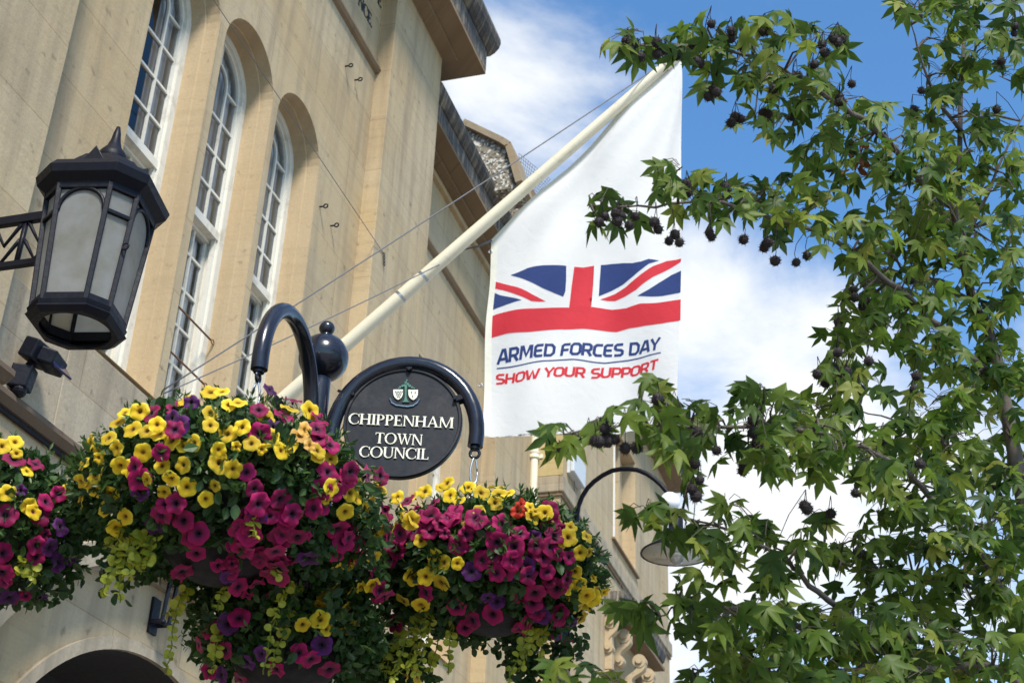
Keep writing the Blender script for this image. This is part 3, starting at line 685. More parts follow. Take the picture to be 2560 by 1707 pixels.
# ------------------------------------------------------------------ flagpole, flag, wires
YF = 9.62
P0 = onY(733, 978, YF); P1 = onY(1694, 138, YF); P0 = onX(683, 1020, -.02)
FP = thing('flagpole', P0, 'long cream flagpole slanting out from the stone wall to the upper right', 'flagpole')
d = MB(); dv = P1 - P0
d.tube([P0 + dv * s for s in (0, .25, .5, .75, .965)], [.060, .058, .054, .048, .042], 20); d.build('pole', CREAM, FP, smooth=True, angle=40)
tp = P0 + dv * 1.0; d = MB(); un = dv / np.linalg.norm(dv); pts = [P0 + dv * .965, P0 + dv * .97, P0 + dv * .995, P0 + dv * 1.01]; d.tube(pts, [.052, .054, .054, .03], 16)
d.build('finial', CREAM, FP, smooth=True, angle=40)
d = MB(); d.tube([P0 + dv * .002, P0 + dv * .02], .068, 16); d.build('wall_socket', IRON, FP, bevel=.005)
for s_ in (.30, .355):
    d = MB(); q = P0 + dv * s_; d.tube([q - un * .012, q + un * .012], .0585, 20); d.build('pole_band', STEEL, FP, smooth=True, angle=40)

def fpx(x, y): q = onY(*z5(x, y), YF); return q[0], q[2]
tipx, tipz = onY(1703, 128, YF)[[0, 2]]; hlx, hlz = onY(1228, 594, YF)[[0, 2]]
brx, brz = onY(1696, 1056, YF)[[0, 2]]; blx, blz = onY(1208, 1092, YF)[[0, 2]]
def wave(x, z):
    u = (x - blx) / (brx - blx); v = (z - blz) / (tipz - blz)
    r = math.hypot(x - tipx, z - tipz); th = math.atan2(tipz - z, tipx - x + .05)
    y = .05 * math.sin(9.5 * th + 1.2) * min(1, r / 1.2) * (1 - v * .3) + .022 * math.sin(23 * th + .6 + 2 * r) * min(1, r)
    y += .022 * math.sin(5.2 * u * 2 + 3.0 * v + .8) + .009 * math.sin(17 * u + 9 * v) * (1 - v) + .004 * math.sin(31 * u - 22 * v)
    return YF + y
def conform(polys, step, off, thick=None):
    bm = bmesh.new()
    for P_ in polys:
        vs_ = [bm.verts.new((x, 0, z)) for x, z in P_]
        try: bm.faces.new(vs_)
        except ValueError: pass
    bmesh.ops.triangulate(bm, faces=bm.faces)
    xs = [v.co.x for v in bm.verts]; zs_ = [v.co.z for v in bm.verts]
    for lo, hi, ax in ((min(xs), max(xs), 0), (min(zs_), max(zs_), 2)):
        k = math.ceil(lo / step)
        while k * step < hi:
            co_ = [0, 0, 0]; co_[ax] = k * step; no = [0, 0, 0]; no[ax] = 1
            bmesh.ops.bisect_plane(bm, geom=bm.verts[:] + bm.edges[:] + bm.faces[:], plane_co=co_, plane_no=no, dist=1e-6); k += 1
    bm.verts.index_update()
    V = [(v.co.x, wave(v.co.x, v.co.z) + off, v.co.z) for v in bm.verts]; F = [tuple(v.index for v in f.verts) for f in bm.faces]
    bm.free(); return V, F
FG = thing('flag', (hlx, YF, hlz), 'large white flag with union band and lettering, hung from the cream pole', 'flag')
OUT = [(blx, blz)]
for i in range(1, 12): OUT.append((blx + (brx - blx) * i / 12, blz + (brz - blz) * i / 12 - .025 * math.sin(math.pi * i / 12) + .012 * math.sin(i * 1.7)))
OUT += [(brx, brz), (tipx + .004, tipz - .03), (tipx - .03, tipz - .01), (hlx + .02, hlz + .02), (hlx, hlz - .02)]
d = MB(); V, F = conform([OUT], .025, 0); d.add(V, F); fo = d.build('cloth', CLOTH, FG, smooth=True, recalc=False)
hoist = [(blx - .005, blz + .01), (blx + .05, blz + .004), (hlx + .052, hlz - .0), (hlx - .004, hlz - .0)]
d = MB(); V, F = conform([hoist], .03, -.003); d.add(V, F); d.build('hoist_tape', HEM, FG, smooth=True, recalc=False)
dirx, dirz = tipx - hlx, tipz - hlz; L_ = math.hypot(dirx, dirz); nx, nz = dirz / L_, -dirx / L_
diag = [(hlx + .0, hlz), (hlx + nx * .045, hlz + nz * .045), (tipx - .02 + nx * .04, tipz + nz * .04 - .03), (tipx - .02, tipz - .02)]
d = MB(); V, F = conform([diag], .03, -.003); d.add(V, F); d.build('diagonal_hem', HEM, FG, smooth=True, recalc=False)
d = MB()
for q in ((1025, 155), (965, 1080)):
    x, z = fpx(*q); d.ringtube((x, wave(x, z) - .006, z), (1, 0, 0), (0, 0, 1), .014, .005, 14, 6)
d.build('grommets', STEEL, FG, smooth=True)
BL1 = [(1170, 330), (1240, 315), (1300, 300), (1400, 290), (1558, 280), (1553, 370), (1545, 440), (1530, 477), (1480, 465), (1400, 440), (1300, 395), (1230, 358)]
BL2 = [(1035, 432), (1100, 470), (1180, 500), (1262, 528), (1180, 545), (1100, 560), (1020, 580)]
BL3 = [(1773, 230), (1850, 225), (1930, 228), (2000, 238), (2060, 232), (2110, 212), (2180, 213), (2110, 245), (2060, 285), (2000, 330), (1930, 375), (1850, 410), (1760, 447), (1765, 330)]
BL4 = [(2330, 285), (2260, 310), (2180, 360), (2110, 410), (2030, 458), (2120, 458), (2200, 455), (2328, 440)]
RD1 = [(1040, 353), (1140, 395), (1230, 435), (1330, 485), (1418, 522), (1370, 528), (1325, 530), (1230, 490), (1130, 440), (1036, 405)]
RD2 = [(2330, 200), (2230, 210), (2140, 255), (2080, 300), (2020, 345), (1950, 395), (1870, 435), (1770, 470), (1820, 480), (1875, 482), (1950, 455), (2020, 420), (2080, 370), (2140, 325), (2220, 280), (2328, 222)]
RDV = [(1607, 275), (1660, 265), (1728, 238), (1720, 380), (1710, 523), (1708, 560), (1562, 562), (1565, 538), (1585, 400)]
RDT = [(1330, 575), (1450, 558), (1562, 540), (1640, 532), (1710, 523), (1850, 540), (1950, 535), (2050, 505), (2180, 500), (2330, 488), (2330, 638), (2200, 650), (2080, 650), (1970, 665), (1880, 690), (1780, 685), (1650, 682), (1500, 692), (1300, 725), (1150, 745), (1000, 775), (1010, 630), (1080, 608), (1200, 595)]
px2 = lambda L: [fpx(*p) for p in L]
V, F = conform([px2(q) for q in (BL1, BL2, BL3, BL4)], .025, -.0022); d = MB(); d.add(V, F); d.build('union_band_blue', CLOTHB, FG, smooth=True, recalc=False)
V, F = conform([px2(q) for q in (RD1, RD2, RDT)], .025, -.0026); d = MB(); d.add(V, F); V, F = conform([px2(RDV)], .025, -.0032); d.add(V, F); d.build('union_band_red', CLOTHR, FG, smooth=True, recalc=False)
# square-cut slanted capitals drawn as strokes (t 0..1 up, s along)
def seg(p, q, w=.17):
    p, q = np.array(p, float), np.array(q, float); dd = q - p; dd /= np.linalg.norm(dd); nn_ = np.array([-dd[1], dd[0]]) * w / 2
    return [tuple(p - nn_), tuple(q - nn_), tuple(q + nn_), tuple(p + nn_)]
def path(pts, w=.17):
    """constant width outline along a polyline (mitred)"""
    P_ = [np.array(p, float) for p in pts]; L, Rr = [], []
    for i in range(len(P_)):
        d0 = P_[i] - P_[i - 1] if i > 0 else P_[1] - P_[0]; d1 = P_[i + 1] - P_[i] if i < len(P_) - 1 else d0
        d0 = d0 / np.linalg.norm(d0); d1 = d1 / np.linalg.norm(d1); n0 = np.array([-d0[1], d0[0]]); n1 = np.array([-d1[1], d1[0]])
        mt = n0 + n1; mt /= np.linalg.norm(mt); k = min(1.6, 1 / max(.4, mt @ n0)); L.append(tuple(P_[i] + mt * k * w / 2)); Rr.append(tuple(P_[i] - mt * k * w / 2))
    return [[L[i], L[i + 1], Rr[i + 1], Rr[i]] for i in range(len(P_) - 1)]
h_ = .085
SANS = {
 'A': ([[(.05, 0), (.34, .93), (.50, .93), (.72, 0)], [(.17, .30), (.65, .30)]], .80),
 'R': ([[(.1, 0), (.1, .915), (.5, .915), (.62, .80), (.62, .55), (.5, .42), (.1, .42)], [(.40, .42), (.66, 0)]], .76),
 'M': ([[(.1, 0), (.14, .92), (.24, .92), (.49, .25), (.74, .92), (.84, .92), (.88, 0)]], 1.02),
 'E': ([[(.64, .915), (.22, .915), (.1, .80), (.1, .2), (.22, .085), (.64, .085)], [(.1, .5), (.58, .5)]], .72),
 'D': ([[(.1, .085), (.1, .915), (.5, .915), (.68, .72), (.68, .28), (.5, .085), (.02, .085)]], .80),
 'F': ([[(.64, .915), (.22, .915), (.1, .80), (.1, 0)], [(.1, .47), (.56, .47)]], .66),
 'O': ([[(.4, .915), (.24, .915), (.09, .76), (.09, .24), (.24, .085), (.56, .085), (.71, .24), (.71, .76), (.56, .915), (.39, .915)]], .82),
 'C': ([[(.64, .915), (.24, .915), (.09, .76), (.09, .24), (.24, .085), (.64, .085)]], .70),
 'S': ([[(.62, .915), (.2, .915), (.09, .82), (.09, .62), (.2, .52), (.5, .48), (.62, .38), (.62, .19), (.5, .085), (.07, .085)]], .72),
 'Y': ([[(.04, 1), (.36, .42), (.68, 1)], [(.36, .46), (.36, 0)]], .72),
 'H': ([[(.1, 0), (.1, 1)], [(.66, 0), (.66, 1)], [(.1, .5), (.66, .5)]], .80),
 'W': ([[(.05, 1), (.26, .06), (.34, .06), (.54, .80), (.74, .06), (.82, .06), (1.03, 1)]], 1.08),
 'U': ([[(.1, 1), (.1, .24), (.24, .085), (.54, .085), (.68, .24), (.68, 1)]], .80),
 'P': ([[(.1, 0), (.1, .915), (.5, .915), (.64, .80), (.64, .52), (.5, .38), (.1, .38)]], .72),
 'T': ([[(.02, .915), (.70, .915)], [(.36, .9), (.36, 0)]], .72), ' ': ([], .36)}
def flag_text(name, text, base, cap, mat):
    """base: (x,y) polyline of the baseline as printed, cap(s): cap height in the same units"""
    bx = np.array([p[0] for p in base], float); by = np.array([p[1] for p in base], float)
    tot = sum(SANS[c][1] for c in text); x = 0; polys = []
    for c in text:
        st, wd = SANS[c]
        for stroke in st:
            for P_ in path(stroke, .205):
                o = []
                for (u, t) in P_:
                    s_ = (x + u + .12 * t) / tot; xx = bx[0] + (bx[-1] - bx[0]) * s_; yy = np.interp(xx, bx, by) - t * (cap[0] + (cap[1] - cap[0]) * s_)
                    o.append(fpx(xx, yy))
                polys.append(o)
        x += wd
        if c == ' ' or x > tot - 1e-6:
            d = MB(); V_, F_ = conform(polys, .03, -.0024); d.add(V_, F_); d.build('lettering', mat, FG, smooth=True, recalc=False); polys = []
flag_text('lettering_armed_forces_day', 'ARMED FORCES DAY', [(1078, 940), (1250, 905), (1400, 884), (1600, 868), (1740, 864), (1850, 855), (1950, 842), (2180, 828)], (88, 82), CLOTHB)
flag_text('lettering_show_your_support', 'SHOW YOUR SUPPORT', [(1060, 1068), (1210, 1058), (1340, 1038), (1450, 1022), (1660, 1014), (1720, 1013), (1820, 996), (1960, 984), (2170, 962)], (66, 68), CLOTHR)
ul = [(1075, 965), (1160, 955), (1250, 940), (1400, 914), (1500, 904), (1600, 898), (1720, 903), (1800, 902), (1900, 882), (2000, 866), (2100, 858), (2195, 854)]
V, F = conform([px2(q) for q in path(ul, 8)], .03, -.0024); d = MB(); d.add(V, F); d.build('underline', CLOTHB, FG, smooth=True, recalc=False)
tr = onY(1165, 622, YF); d = MB(); d.tube([(hlx + .01, YF - .004, hlz - .03), ((hlx + tr[0]) / 2, YF - .01, (hlz + tr[2]) / 2 - .04), tr], .009, 8); q = onY(1140, 637, YF); d.tube([tr, q], .006, 6)
d.build('halyard', CABLE, FG, smooth=True)

def wire(name, a_, b_, r, sag, label):
    a_, b_ = np.array(a_, float), np.array(b_, float)
    o = thing(name, a_, label, 'wire', 'stay wires of the flagpole'); d = MB()
    d.tube([a_ + (b_ - a_) * s - np.array([0, 0, sag * 4 * s * (1 - s)]) for s in np.linspace(0, 1, 17)], r, 6); d.build('cable', CABLE, o, smooth=True); return o
wa = onX(403, 978, -.02); wtip = P0 + dv * .955 + np.array([-.03, 0, .035])
wire('stay_wire', wa, wtip, .0055, .02, 'thin grey stay wire running from the middle window jamb to the tip of the flagpole')
wire('stay_wire', onX(404, 986, -.02), P0 + dv * .40 + np.array([0, -.03, -.05]), .005, .02, 'lower thin grey stay wire from window jamb to flagpole by the flag corner')
we = onX(958, 632, .175); w0 = onX(520, -20, .40); ws = wire('stay_wire', w0 + (w0 - we) * .25, we, .0035, 0, 'black wire slanting down the wall past two round-headed windows to an eye on the pilaster')
d = MB(); 
for i in range(4): d.ringtube(we + np.array([.01, .01 * i, -.02 - .03 * i]), (0, 1, 0), (0, 0, 1), .018, .004, 12, 5)
d.build('twisted_end', IRON, ws, smooth=True)
for (px, X, lab) in ((z2(35, 455), .0, 'small black eye bolt in the wall just below the carved moulding'), (z2(100, 550), .0, 'grey ring eye bolt in the wall below the black one'),
                     (z1(2185, 1415), 0, 'small eye bolt in the wall right of the third round-headed window'), (z1(2260, 1545), 0, 'eye bolt just above the foot of the slanting black wire'),
                     (z5(508, 492), .0, 'black eye bolt in the wall right of the flagpole'), ):
    q = onX(*px, X); o = thing('eye_bolt', q, lab, 'eye bolt', 'eye bolts in the stone wall'); d = MB(); d.tube([q, q + np.array([.035, 0, 0])], .008, 8); d.ringtube(q + np.array([.06, 0, 0]), (1, 0, 0), (0, 0, 1), .020, .007, 14, 6); d.build('ring', IRON, o, smooth=True)

# ------------------------------------------------------------------ wall lantern
LZ = at(228, 640, 7.0)
LX, LY = LZ[0], LZ[1]
def zlamp(py, px): 
    r = ray(px, py); return (CAM + r * ((LY - CAM[1]) / r[1]))[2]
LT = thing('wall_lantern', (LX, LY, 4.6), 'big black eight-sided wall lantern with frosted panes and a pear finial', 'lantern')
ztop, zbot = zlamp(522, 262), zlamp(800, 195)
# plan: square with chamfered corners; w = half width, c = chamfer
rotl = math.radians(12)
def octo(w_, c_, z_):
    pts = [(w_, -w_ + c_), (w_, w_ - c_), (w_ - c_, w_), (-w_ + c_, w_), (-w_, w_ - c_), (-w_, -w_ + c_), (-w_ + c_, -w_), (w_ - c_, -w_)]
    return [np.array([LX + x * math.cos(rotl) - y * math.sin(rotl), LY + x * math.sin(rotl) + y * math.cos(rotl), z_]) for x, y in pts]
H = ztop - zbot
wt_, wb_ = .228, .188; ct_, cb_ = .10, .085
def octz(s, grow=0.0, cg=0.0): return octo(wb_ + (wt_ - wb_) * s + grow, cb_ + (ct_ - cb_) * s + cg, zbot + H * s)
def loft(mb, rings, cap0=True, cap1=True):
    n = 8
    for i in range(len(rings) - 1): mb.band(rings[i], rings[i + 1], closed=True)
    if cap0: mb.add(rings[0], [tuple(range(n))[::-1]])
    if cap1: mb.add(rings[-1], [tuple(range(n))])
f_ = MB()
B0, B1 = octz(0), octz(1)
for i in range(8): f_.beam(B0[i], B1[i], .026, .026, (0.3, 0.2, 0))
for i in range(8):
    j = (i + 1) % 8
    for s, hgt in ((.02, .05), (.985, .05)):
        R1 = octz(s); f_.beam(R1[i], R1[j], .022, hgt)
    a_, b_ = octz(1), octz(0)
    wide = i % 2 == 0
    if wide:   # round head tracery in the wide faces, small pane above in the narrow faces
        Q0, Q1 = octz(1.0), octz(.0); pts = []
        for k in range(15):
            th = math.pi * k / 14; u = .5 - .46 * math.cos(th); v = .76 + .19 * math.sin(th); R1 = octz(v); pts.append(R1[i] * (1 - u) + R1[j] * u)
        f_.tube(pts, .011, 6)
    else:
        R1 = octz(.76); f_.beam(R1[i], R1[j], .02, .022)
frame = f_.build('frame', IRON, LT, bevel=.004)
for i in range(8):
    j = (i + 1) % 8; g_ = MB(); a_, b_ = octz(.02, -.006), octz(.985, -.006); g_.add([a_[i], a_[j], b_[j], b_[i]], [(0, 1, 2, 3)]); g_.build('pane', FROST, LT)
d = MB(); loft(d, [octz(-.02, .012), octz(0.0, .016), octo(wb_ + .010, cb_, zbot - .022), octo(wb_ + .018, cb_, zbot - .035), octo(wb_ - .005, cb_, zbot - .06)], False, False)
n_ = 40; inner = [np.array([LX + .125 * math.cos(2 * math.pi * i / n_), LY + .125 * math.sin(2 * math.pi * i / n_), zbot - .06]) for i in range(n_)]
on = octo(wb_ - .005, cb_, zbot - .06)
# annular bottom plate
per = []; 
for i in range(8):
    for k in range(5): per.append(on[i] + (on[(i + 1) % 8] - on[i]) * k / 5)
ang = [math.atan2(p[1] - LY, p[0] - LX) for p in per]
inner = [np.array([LX + .168 * math.cos(a), LY + .168 * math.sin(a), zbot - .06]) for a in ang]
d.band(per, inner, closed=True); d.band(inner, [p + np.array([0, 0, .012]) for p in inner], closed=True)
d.build('bottom_rim', IRON, LT)
d = MB(); loft(d, [octz(1.0, .008), octo(wt_ + .05, ct_ + .02, ztop + .035), octo(wt_ + .06, ct_ + .02, ztop + .075), octo(wt_ + .035, ct_ + .01, ztop + .115), octo(wt_ + .02, ct_ + .01, ztop + .12)])
d.build('cornice', IRON, LT, bevel=.004)
d = MB(); zt = ztop + .12; loft(d, [octo(wt_ + .0, ct_, zt - .01), octo(wt_ - .035, ct_, zt + .055), octo(wt_ - .075, ct_ - .015, zt + .11), octo(wt_ - .115, ct_ - .04, zt + .14), octo(.05, .025, zt + .15)]); roof_ = d.build('roof', IRON, LT, bevel=.006)
for a in range(4):
    an = rotl + math.pi / 2 * a; dr = np.array([math.cos(an), math.sin(an), 0]); tn = np.array([-math.sin(an), math.cos(an), 0]); o0 = np.array([LX, LY, zt])
    d = MB(); q = o0 + dr * .20; d.add([q - tn * .055 + (0, 0, .035), q + tn * .055 + (0, 0, .035), q + (0, 0, .125), q - dr * .09 + (0, 0, .12), q - dr * .07 - tn * .03 + (0, 0, .07), q - dr * .07 + tn * .03 + (0, 0, .07)], [(0, 1, 2), (0, 2, 3, 4), (1, 5, 3, 2)])
    d.build('vent_gable', IRON, roof_, bevel=.003)
d = MB(); d.lathe([(.03, 0), (.07, .012), (.078, .045), (.066, .08), (.038, .12), (.025, .165), (.019, .21), (.010, .25), (.001, .255)], (LX, LY, zt + .135), 22); d.build('finial', IRON, LT, smooth=True)
d = MB(); q = octz(.5, .02); m_ = q[7] * .5 + q[0] * .5; d.ringtube(q[0] + np.array([0, -.01, 0]), (1, 0, 0), (0, 0, 1), .018, .004, 12, 5); d.build('door_ring', IRON, LT, smooth=True)
# bracket to the wall
LB = thing('lantern_bracket', (.17, LY, 5.2), 'black iron bracket with zigzag filling that carries the wall lantern', 'bracket')
ax = LX - wt_ + .03
za, zb = onY(85, 545, LY)[2] , onY(85, 655, LY)[2]
d = MB(); d.beam((.16, LY, za), (ax, LY, za), .035, .05); d.beam((.16, LY, zb), (ax, LY, zb), .03, .035); d.build('rail', IRON, LB, bevel=.003)
d = MB()
nb = 5; xs = np.linspace(.2, ax - .03, nb)
for x in xs: d.beam((x, LY, zb), (x, LY, za), .02, .02, (0, 1, 0))
for k in range(nb - 1):
    x0, x1 = xs[k], xs[k + 1]; xm = (x0 + x1) / 2
    for (f0, f1) in ((.95, .45), (.55, .06)):
        d.tube([(x0 + .01, LY, zb + (za - zb) * f0), (x0 + .3 * (xm - x0), LY, zb + (za - zb) * (f0 - .1)), (xm, LY, zb + (za - zb) * f1), (x1 - .3 * (x1 - xm), LY, zb + (za - zb) * (f0 - .1)), (x1 - .01, LY, zb + (za - zb) * f0)], .011, 6)
d.build('zigzag', IRON, LB, smooth=True)
d = MB(); d.box((.171, LY - .06, zb - .12), (.19, LY + .06, za + .12)); d.build('wall_plate', IRON, LB, bevel=.004)

# floodlight on the wall below the lantern ---------------------------------
fq = onX(70, 900, .03); FQ = thing('floodlight', fq, 'small black floodlight and sensor on the stained wall below the lantern', 'floodlight')
d = MB(); c0 = onX(95, 885, .12); d.obox(c0, (.05, 0, -.02), (0, .10, 0), (.02, 0, .06)); d.obox(c0 + np.array([.06, .05, -.03]), (.05, .02, -.015), (-.02, .09, 0), (.015, 0, .045)); d.build('housing', IRON, FQ, bevel=.012)
d = MB(); d.obox(c0 + np.array([.11, .08, -.06]), (.006, .0, .004), (0, .085, 0), (.03, 0, -.04)); d.build('lens', mat_paint('dark_blue_lens', (.01, .014, .06), .1, 0), FQ, bevel=.003)
d = MB(); c1 = onX(55, 945, .07); d.obox(c1, (.05, .03, 0), (-.015, .05, 0), (.01, 0, .07)); d.ball(c1 + np.array([.0, .0, -.08]), .045, 12, 8); d.build('sensor', IRON, FQ, bevel=.01)
d = MB(); d.tube([onX(75, 915, .0), onX(75, 915, .1)], .03, 10); d.tube([onX(55, 950, .0), onX(55, 950, .06)], .025, 10); d.build('mount', IRON, FQ)
# iron bracket low on the arch
bq = onX(382, 1540, 0); IB = thing('wall_bracket', bq, 'black iron hanging bracket bolted to the stone arch under the left flower basket', 'bracket')
d = MB(); d.box((.001, bq[1] - .05, bq[2] - .12), (.02, bq[1] + .05, bq[2] + .12)); d.build('plate', IRON, IB, bevel=.003)
d = MB()
for sg in (-.045, .045):
    d.beam((.02, bq[1] + sg, bq[2] - .05), (.10, bq[1] + sg, bq[2] - .05), .02, .03); d.beam((.10, bq[1] + sg, bq[2] - .07), (.13, bq[1] + sg, bq[2] + .50), .018, .03, (0, 1, 0)); d.beam((.11, bq[1] + sg, bq[2] + .22), (.30, bq[1] + sg, bq[2] + .38), .018, .022)
d.beam((.10, bq[1] - .07, bq[2] - .06), (.10, bq[1] + .07, bq[2] - .06), .022, .022); d.build('strap', IRON, IB, bevel=.003)
d = MB()
for sg in (-.05, .06): d.ball((.115, bq[1] + sg, bq[2] - .06), .02, 8, 6)
d.build('bolt', IRON, IB, smooth=True)

# ------------------------------------------------------------------ basket post with hooped arms
A0 = at(809, 895, 5.4)
PT = thing('basket_post', (A0[0], A0[1], 0), 'glossy black post with ball top and two hooked arms for flower baskets', 'post')
d = MB(); d.lathe([(.09, 0), (.09, .5), (.07, .55), (.06, .9), (.040, 1.0), (.040, A0[2] - .36), (.037, A0[2] - .09)], (A0[0], A0[1], 0), 24); d.build('column', BLACK, PT, smooth=True, angle=35)
d = MB(); d.ball(A0, .094, 40, 28); d.lathe([(.03, .08), (.018, .095), (.018, .105), (.02, .11)], A0, 18); d.ball(A0 + np.array([0, 0, .127]), .030, 24, 16); d.build('ball_finial', BLACK, PT, smooth=True)
def arm(deg, name='arm'):
    a = math.radians(deg); e = np.array([math.cos(a), math.sin(a), 0]); pts = []
    pts += [A0 + e * .062 + np.array([0, 0, -.95]), A0 + e * .062 + np.array([0, 0, -.6]), A0 + e * .062 + np.array([0, 0, -.42])]
    for i in range(25):
        th = math.pi * (1 - i / 24); pts.append(A0 + e * (.327 + .265 * math.cos(th)) + np.array([0, 0, -.310 + .285 * math.sin(th)]))
    pts.append(A0 + e * .589 + np.array([0, 0, -.362]))
    d = MB(); d.tube(pts, .0285, 20); ar = d.build(name, BLACK, PT, smooth=True, angle=50)
    end = pts[-1]; m_ = np.array([-e[1], e[0], 0]); d = MB(); d.tube([end, end + np.array([0, 0, -.012])], .018, 12); d.ringtube(end + np.array([0, 0, -.028]), e, (0, 0, 1), .017, .006, 16, 8); d.build('eye', BLACK, ar, smooth=True, angle=50)
    return end
DEG = 12.5
endR = arm(DEG); endL = arm(-84)
# sign in the right-hand hoop --------------------------------------------
ea = np.array([math.cos(math.radians(DEG)), math.sin(math.radians(DEG)), 0]); na = np.array([ea[1], -ea[0], 0])   # na faces the street
def on_sign(x, y):
    r = ray(x, y); t_ = ((A0 - CAM) @ na) / (r @ na); q = CAM + r * t_ - A0; return q @ ea, q[2]
sL, sR, sT, sB = on_sign(858, 1062), on_sign(1156, 1052), on_sign(1018, 923), on_sign(985, 1196)
scx, scz = (sL[0] + sR[0]) / 2, (sT[1] + sB[1]) / 2; srx, srz = (sR[0] - sL[0]) / 2, (sT[1] - sB[1]) / 2
SC = A0 + ea * scx + np.array([0, 0, scz])
SG = thing('name_sign', SC, 'round black cast sign with raised cream words and a crest, held in the hooped arm', 'sign')
sg = lambda u, v, w_: tuple(A0 + ea * u + np.array([0, 0, v]) + na * w_)
circ = lambda k, n=72: [(scx + srx * k * math.cos(2 * math.pi * i / n), scz + srz * k * math.sin(2 * math.pi * i / n)) for i in range(n)]
d = MB(); d.prism(circ(.97), sg, -.010, .006); d.build('disc', SIGNBLACK, SG)
d = MB()
for k0, k1, w0_, w1_ in ((.935, 1.0, .0062, .012),):
    a_, b_ = circ(k0), circ(k1); d.band([sg(*p, w0_) for p in a_], [sg(*p, w1_) for p in circ(.95)], closed=True); d.band([sg(*p, w1_) for p in circ(.95)], [sg(*p, w1_) for p in circ(.985)], closed=True)
    d.band([sg(*p, w1_) for p in circ(.985)], [sg(*p, .004) for p in b_], closed=True); d.band([sg(*p, .004) for p in b_], [sg(*p, -.014) for p in b_], closed=True); d.band([sg(*p, -.014) for p in b_], [sg(*p, -.014) for p in circ(.9)], closed=True)
d.build('rim', SIGNBLACK, SG, smooth=True, angle=40)
def kz(x, y): return on_sign(840 + x * 400 / 1960, 900 + y * 400 / 1960)
def sign_line(mb, text, p0, p1, cap):
    (u0, v0), (u1, v1) = kz(*p0), kz(*p1)
    letters(mb, text, lambda s, t, w_: sg(u0 + (u1 - u0) * s, v0 + (v1 - v0) * s + t * cap, .0055 + w_), 0, 1, .005)
d = MB(); c1_ = kz(190, 790)[1]; cap = (kz(300, 672)[1] - kz(300, 800)[1])
for tx, q0, q1 in (('CHIPPENHAM', (148, 792), (1445, 848)), ('TOWN', (478, 1030), (1062, 1058)), ('COUNCIL', (280, 1196), (1142, 1232))):
    d = MB(); sign_line(d, tx, q0, q1, cap); d.build('lettering', LETTER, SG)
cr = MB()
def shield(cx, cy, w_, h__):
    pts = [(-.5, .5), (.5, .5), (.48, 0), (.36, -.25), (.15, -.43), (0, -.5), (-.15, -.43), (-.36, -.25), (-.48, 0)]
    return [kz(cx + u * w_, cy - v * h__) for u, v in pts]
for cx, cy in ((766, 440), (950, 443)): cr.prism(shield(cx, cy, 118, 124), sg, .006, .012, 0)
for i in range(4):
    for j in range(5 - i):
        if j < 5 - i: q = (735 + j * 20 + i * 9, 405 + i * 22); cr.prism([kz(q[0] - 8, q[1]), kz(q[0], q[1] + 9), kz(q[0] + 8, q[1]), kz(q[0], q[1] - 9)], sg, .012, .0135, 1)
for q in ((928, 420), (975, 422), (945, 465)):
    for P_ in path([kz(q[0] + 8, q[1] - 16), kz(q[0] - 3, q[1] - 10), kz(q[0] + 4, q[1] + 2), kz(q[0] - 4, q[1] + 16)], .0016): cr.prism(P_, sg, .012, .0135, 1)
cr.prism([kz(846, 350), kz(872, 350), kz(868, 470), kz(885, 515), (kz(905, 530)), kz(812, 528), kz(838, 510), kz(848, 470)], sg, .006, .011, 2)
for (x, y, r) in ((860, 290, 20), (872, 265, 14), (850, 315, 22), (885, 310, 20), (820, 330, 22), (905, 330, 22), (790, 345, 18), (935, 345, 18), (960, 358, 13), (775, 358, 12), (860, 335, 26)):
    o_ = kz(x, y); rr = r * .000102 * 1.25 * 2; cr.prism([(o_[0] + rr * math.cos(2 * math.pi * i / 9) * RND.uniform(.8, 1.1), o_[1] + rr * math.sin(2 * math.pi * i / 9) * RND.uniform(.8, 1.1)) for i in range(9)], sg, .006, .0095 + RND.random() * .002, 2)
rib = [(665, 480), (690, 535), (740, 565), (810, 575), (880, 583), (950, 572), (1000, 535), (1030, 485)]
for P_ in path([kz(*p) for p in rib], .0058): cr.prism(P_, sg, .006, .0105 + RND.random() * .0006, 3)
for i in range(22):
    s_ = i / 21; xx = 690 + 310 * s_; yy = np.interp(xx, [p[0] for p in rib], [p[1] for p in rib]); o_ = kz(xx, yy); cr.prism([(o_[0] - .001, o_[1] - .0016), (o_[0] + .001, o_[1] - .0016), (o_[0] + .001 * RND.uniform(.2, 1.2), o_[1] + .0016), (o_[0] - .001, o_[1] + .0016)], sg, .0108, .0119, 4)
cr.build('crest', [LETTER, INK, GREENP, BLUEP, mat_paint('crest_pale_blue', (.35, .48, .55), .5, 0)], SG)
for (p_, hook) in (((903, 140), (900, 40)), ((215, 450), (95, 400)), ((1460, 500), (1600, 455))):
    u, v = kz(*p_); hu, hv = kz(*hook); d = MB()
    q = np.array(sg(u, v, .0)); d.beam(np.array(sg(u, v, .016)), np.array(sg(hu, hv, .016)), .022, .006, tuple(na)); d.beam(np.array(sg(u, v, -.018)), np.array(sg(hu, hv, -.018)), .022, .006, tuple(na)); d.tube([q + na * -.022, q + na * .024], .007, 8); d.tube([np.array(sg(hu, hv, 0)) , np.array(sg(hu + (hu - u) * .6, hv + (hv - v) * .6, 0))], .006, 8)
    d.build('clamp', IRON, SG, bevel=.002)

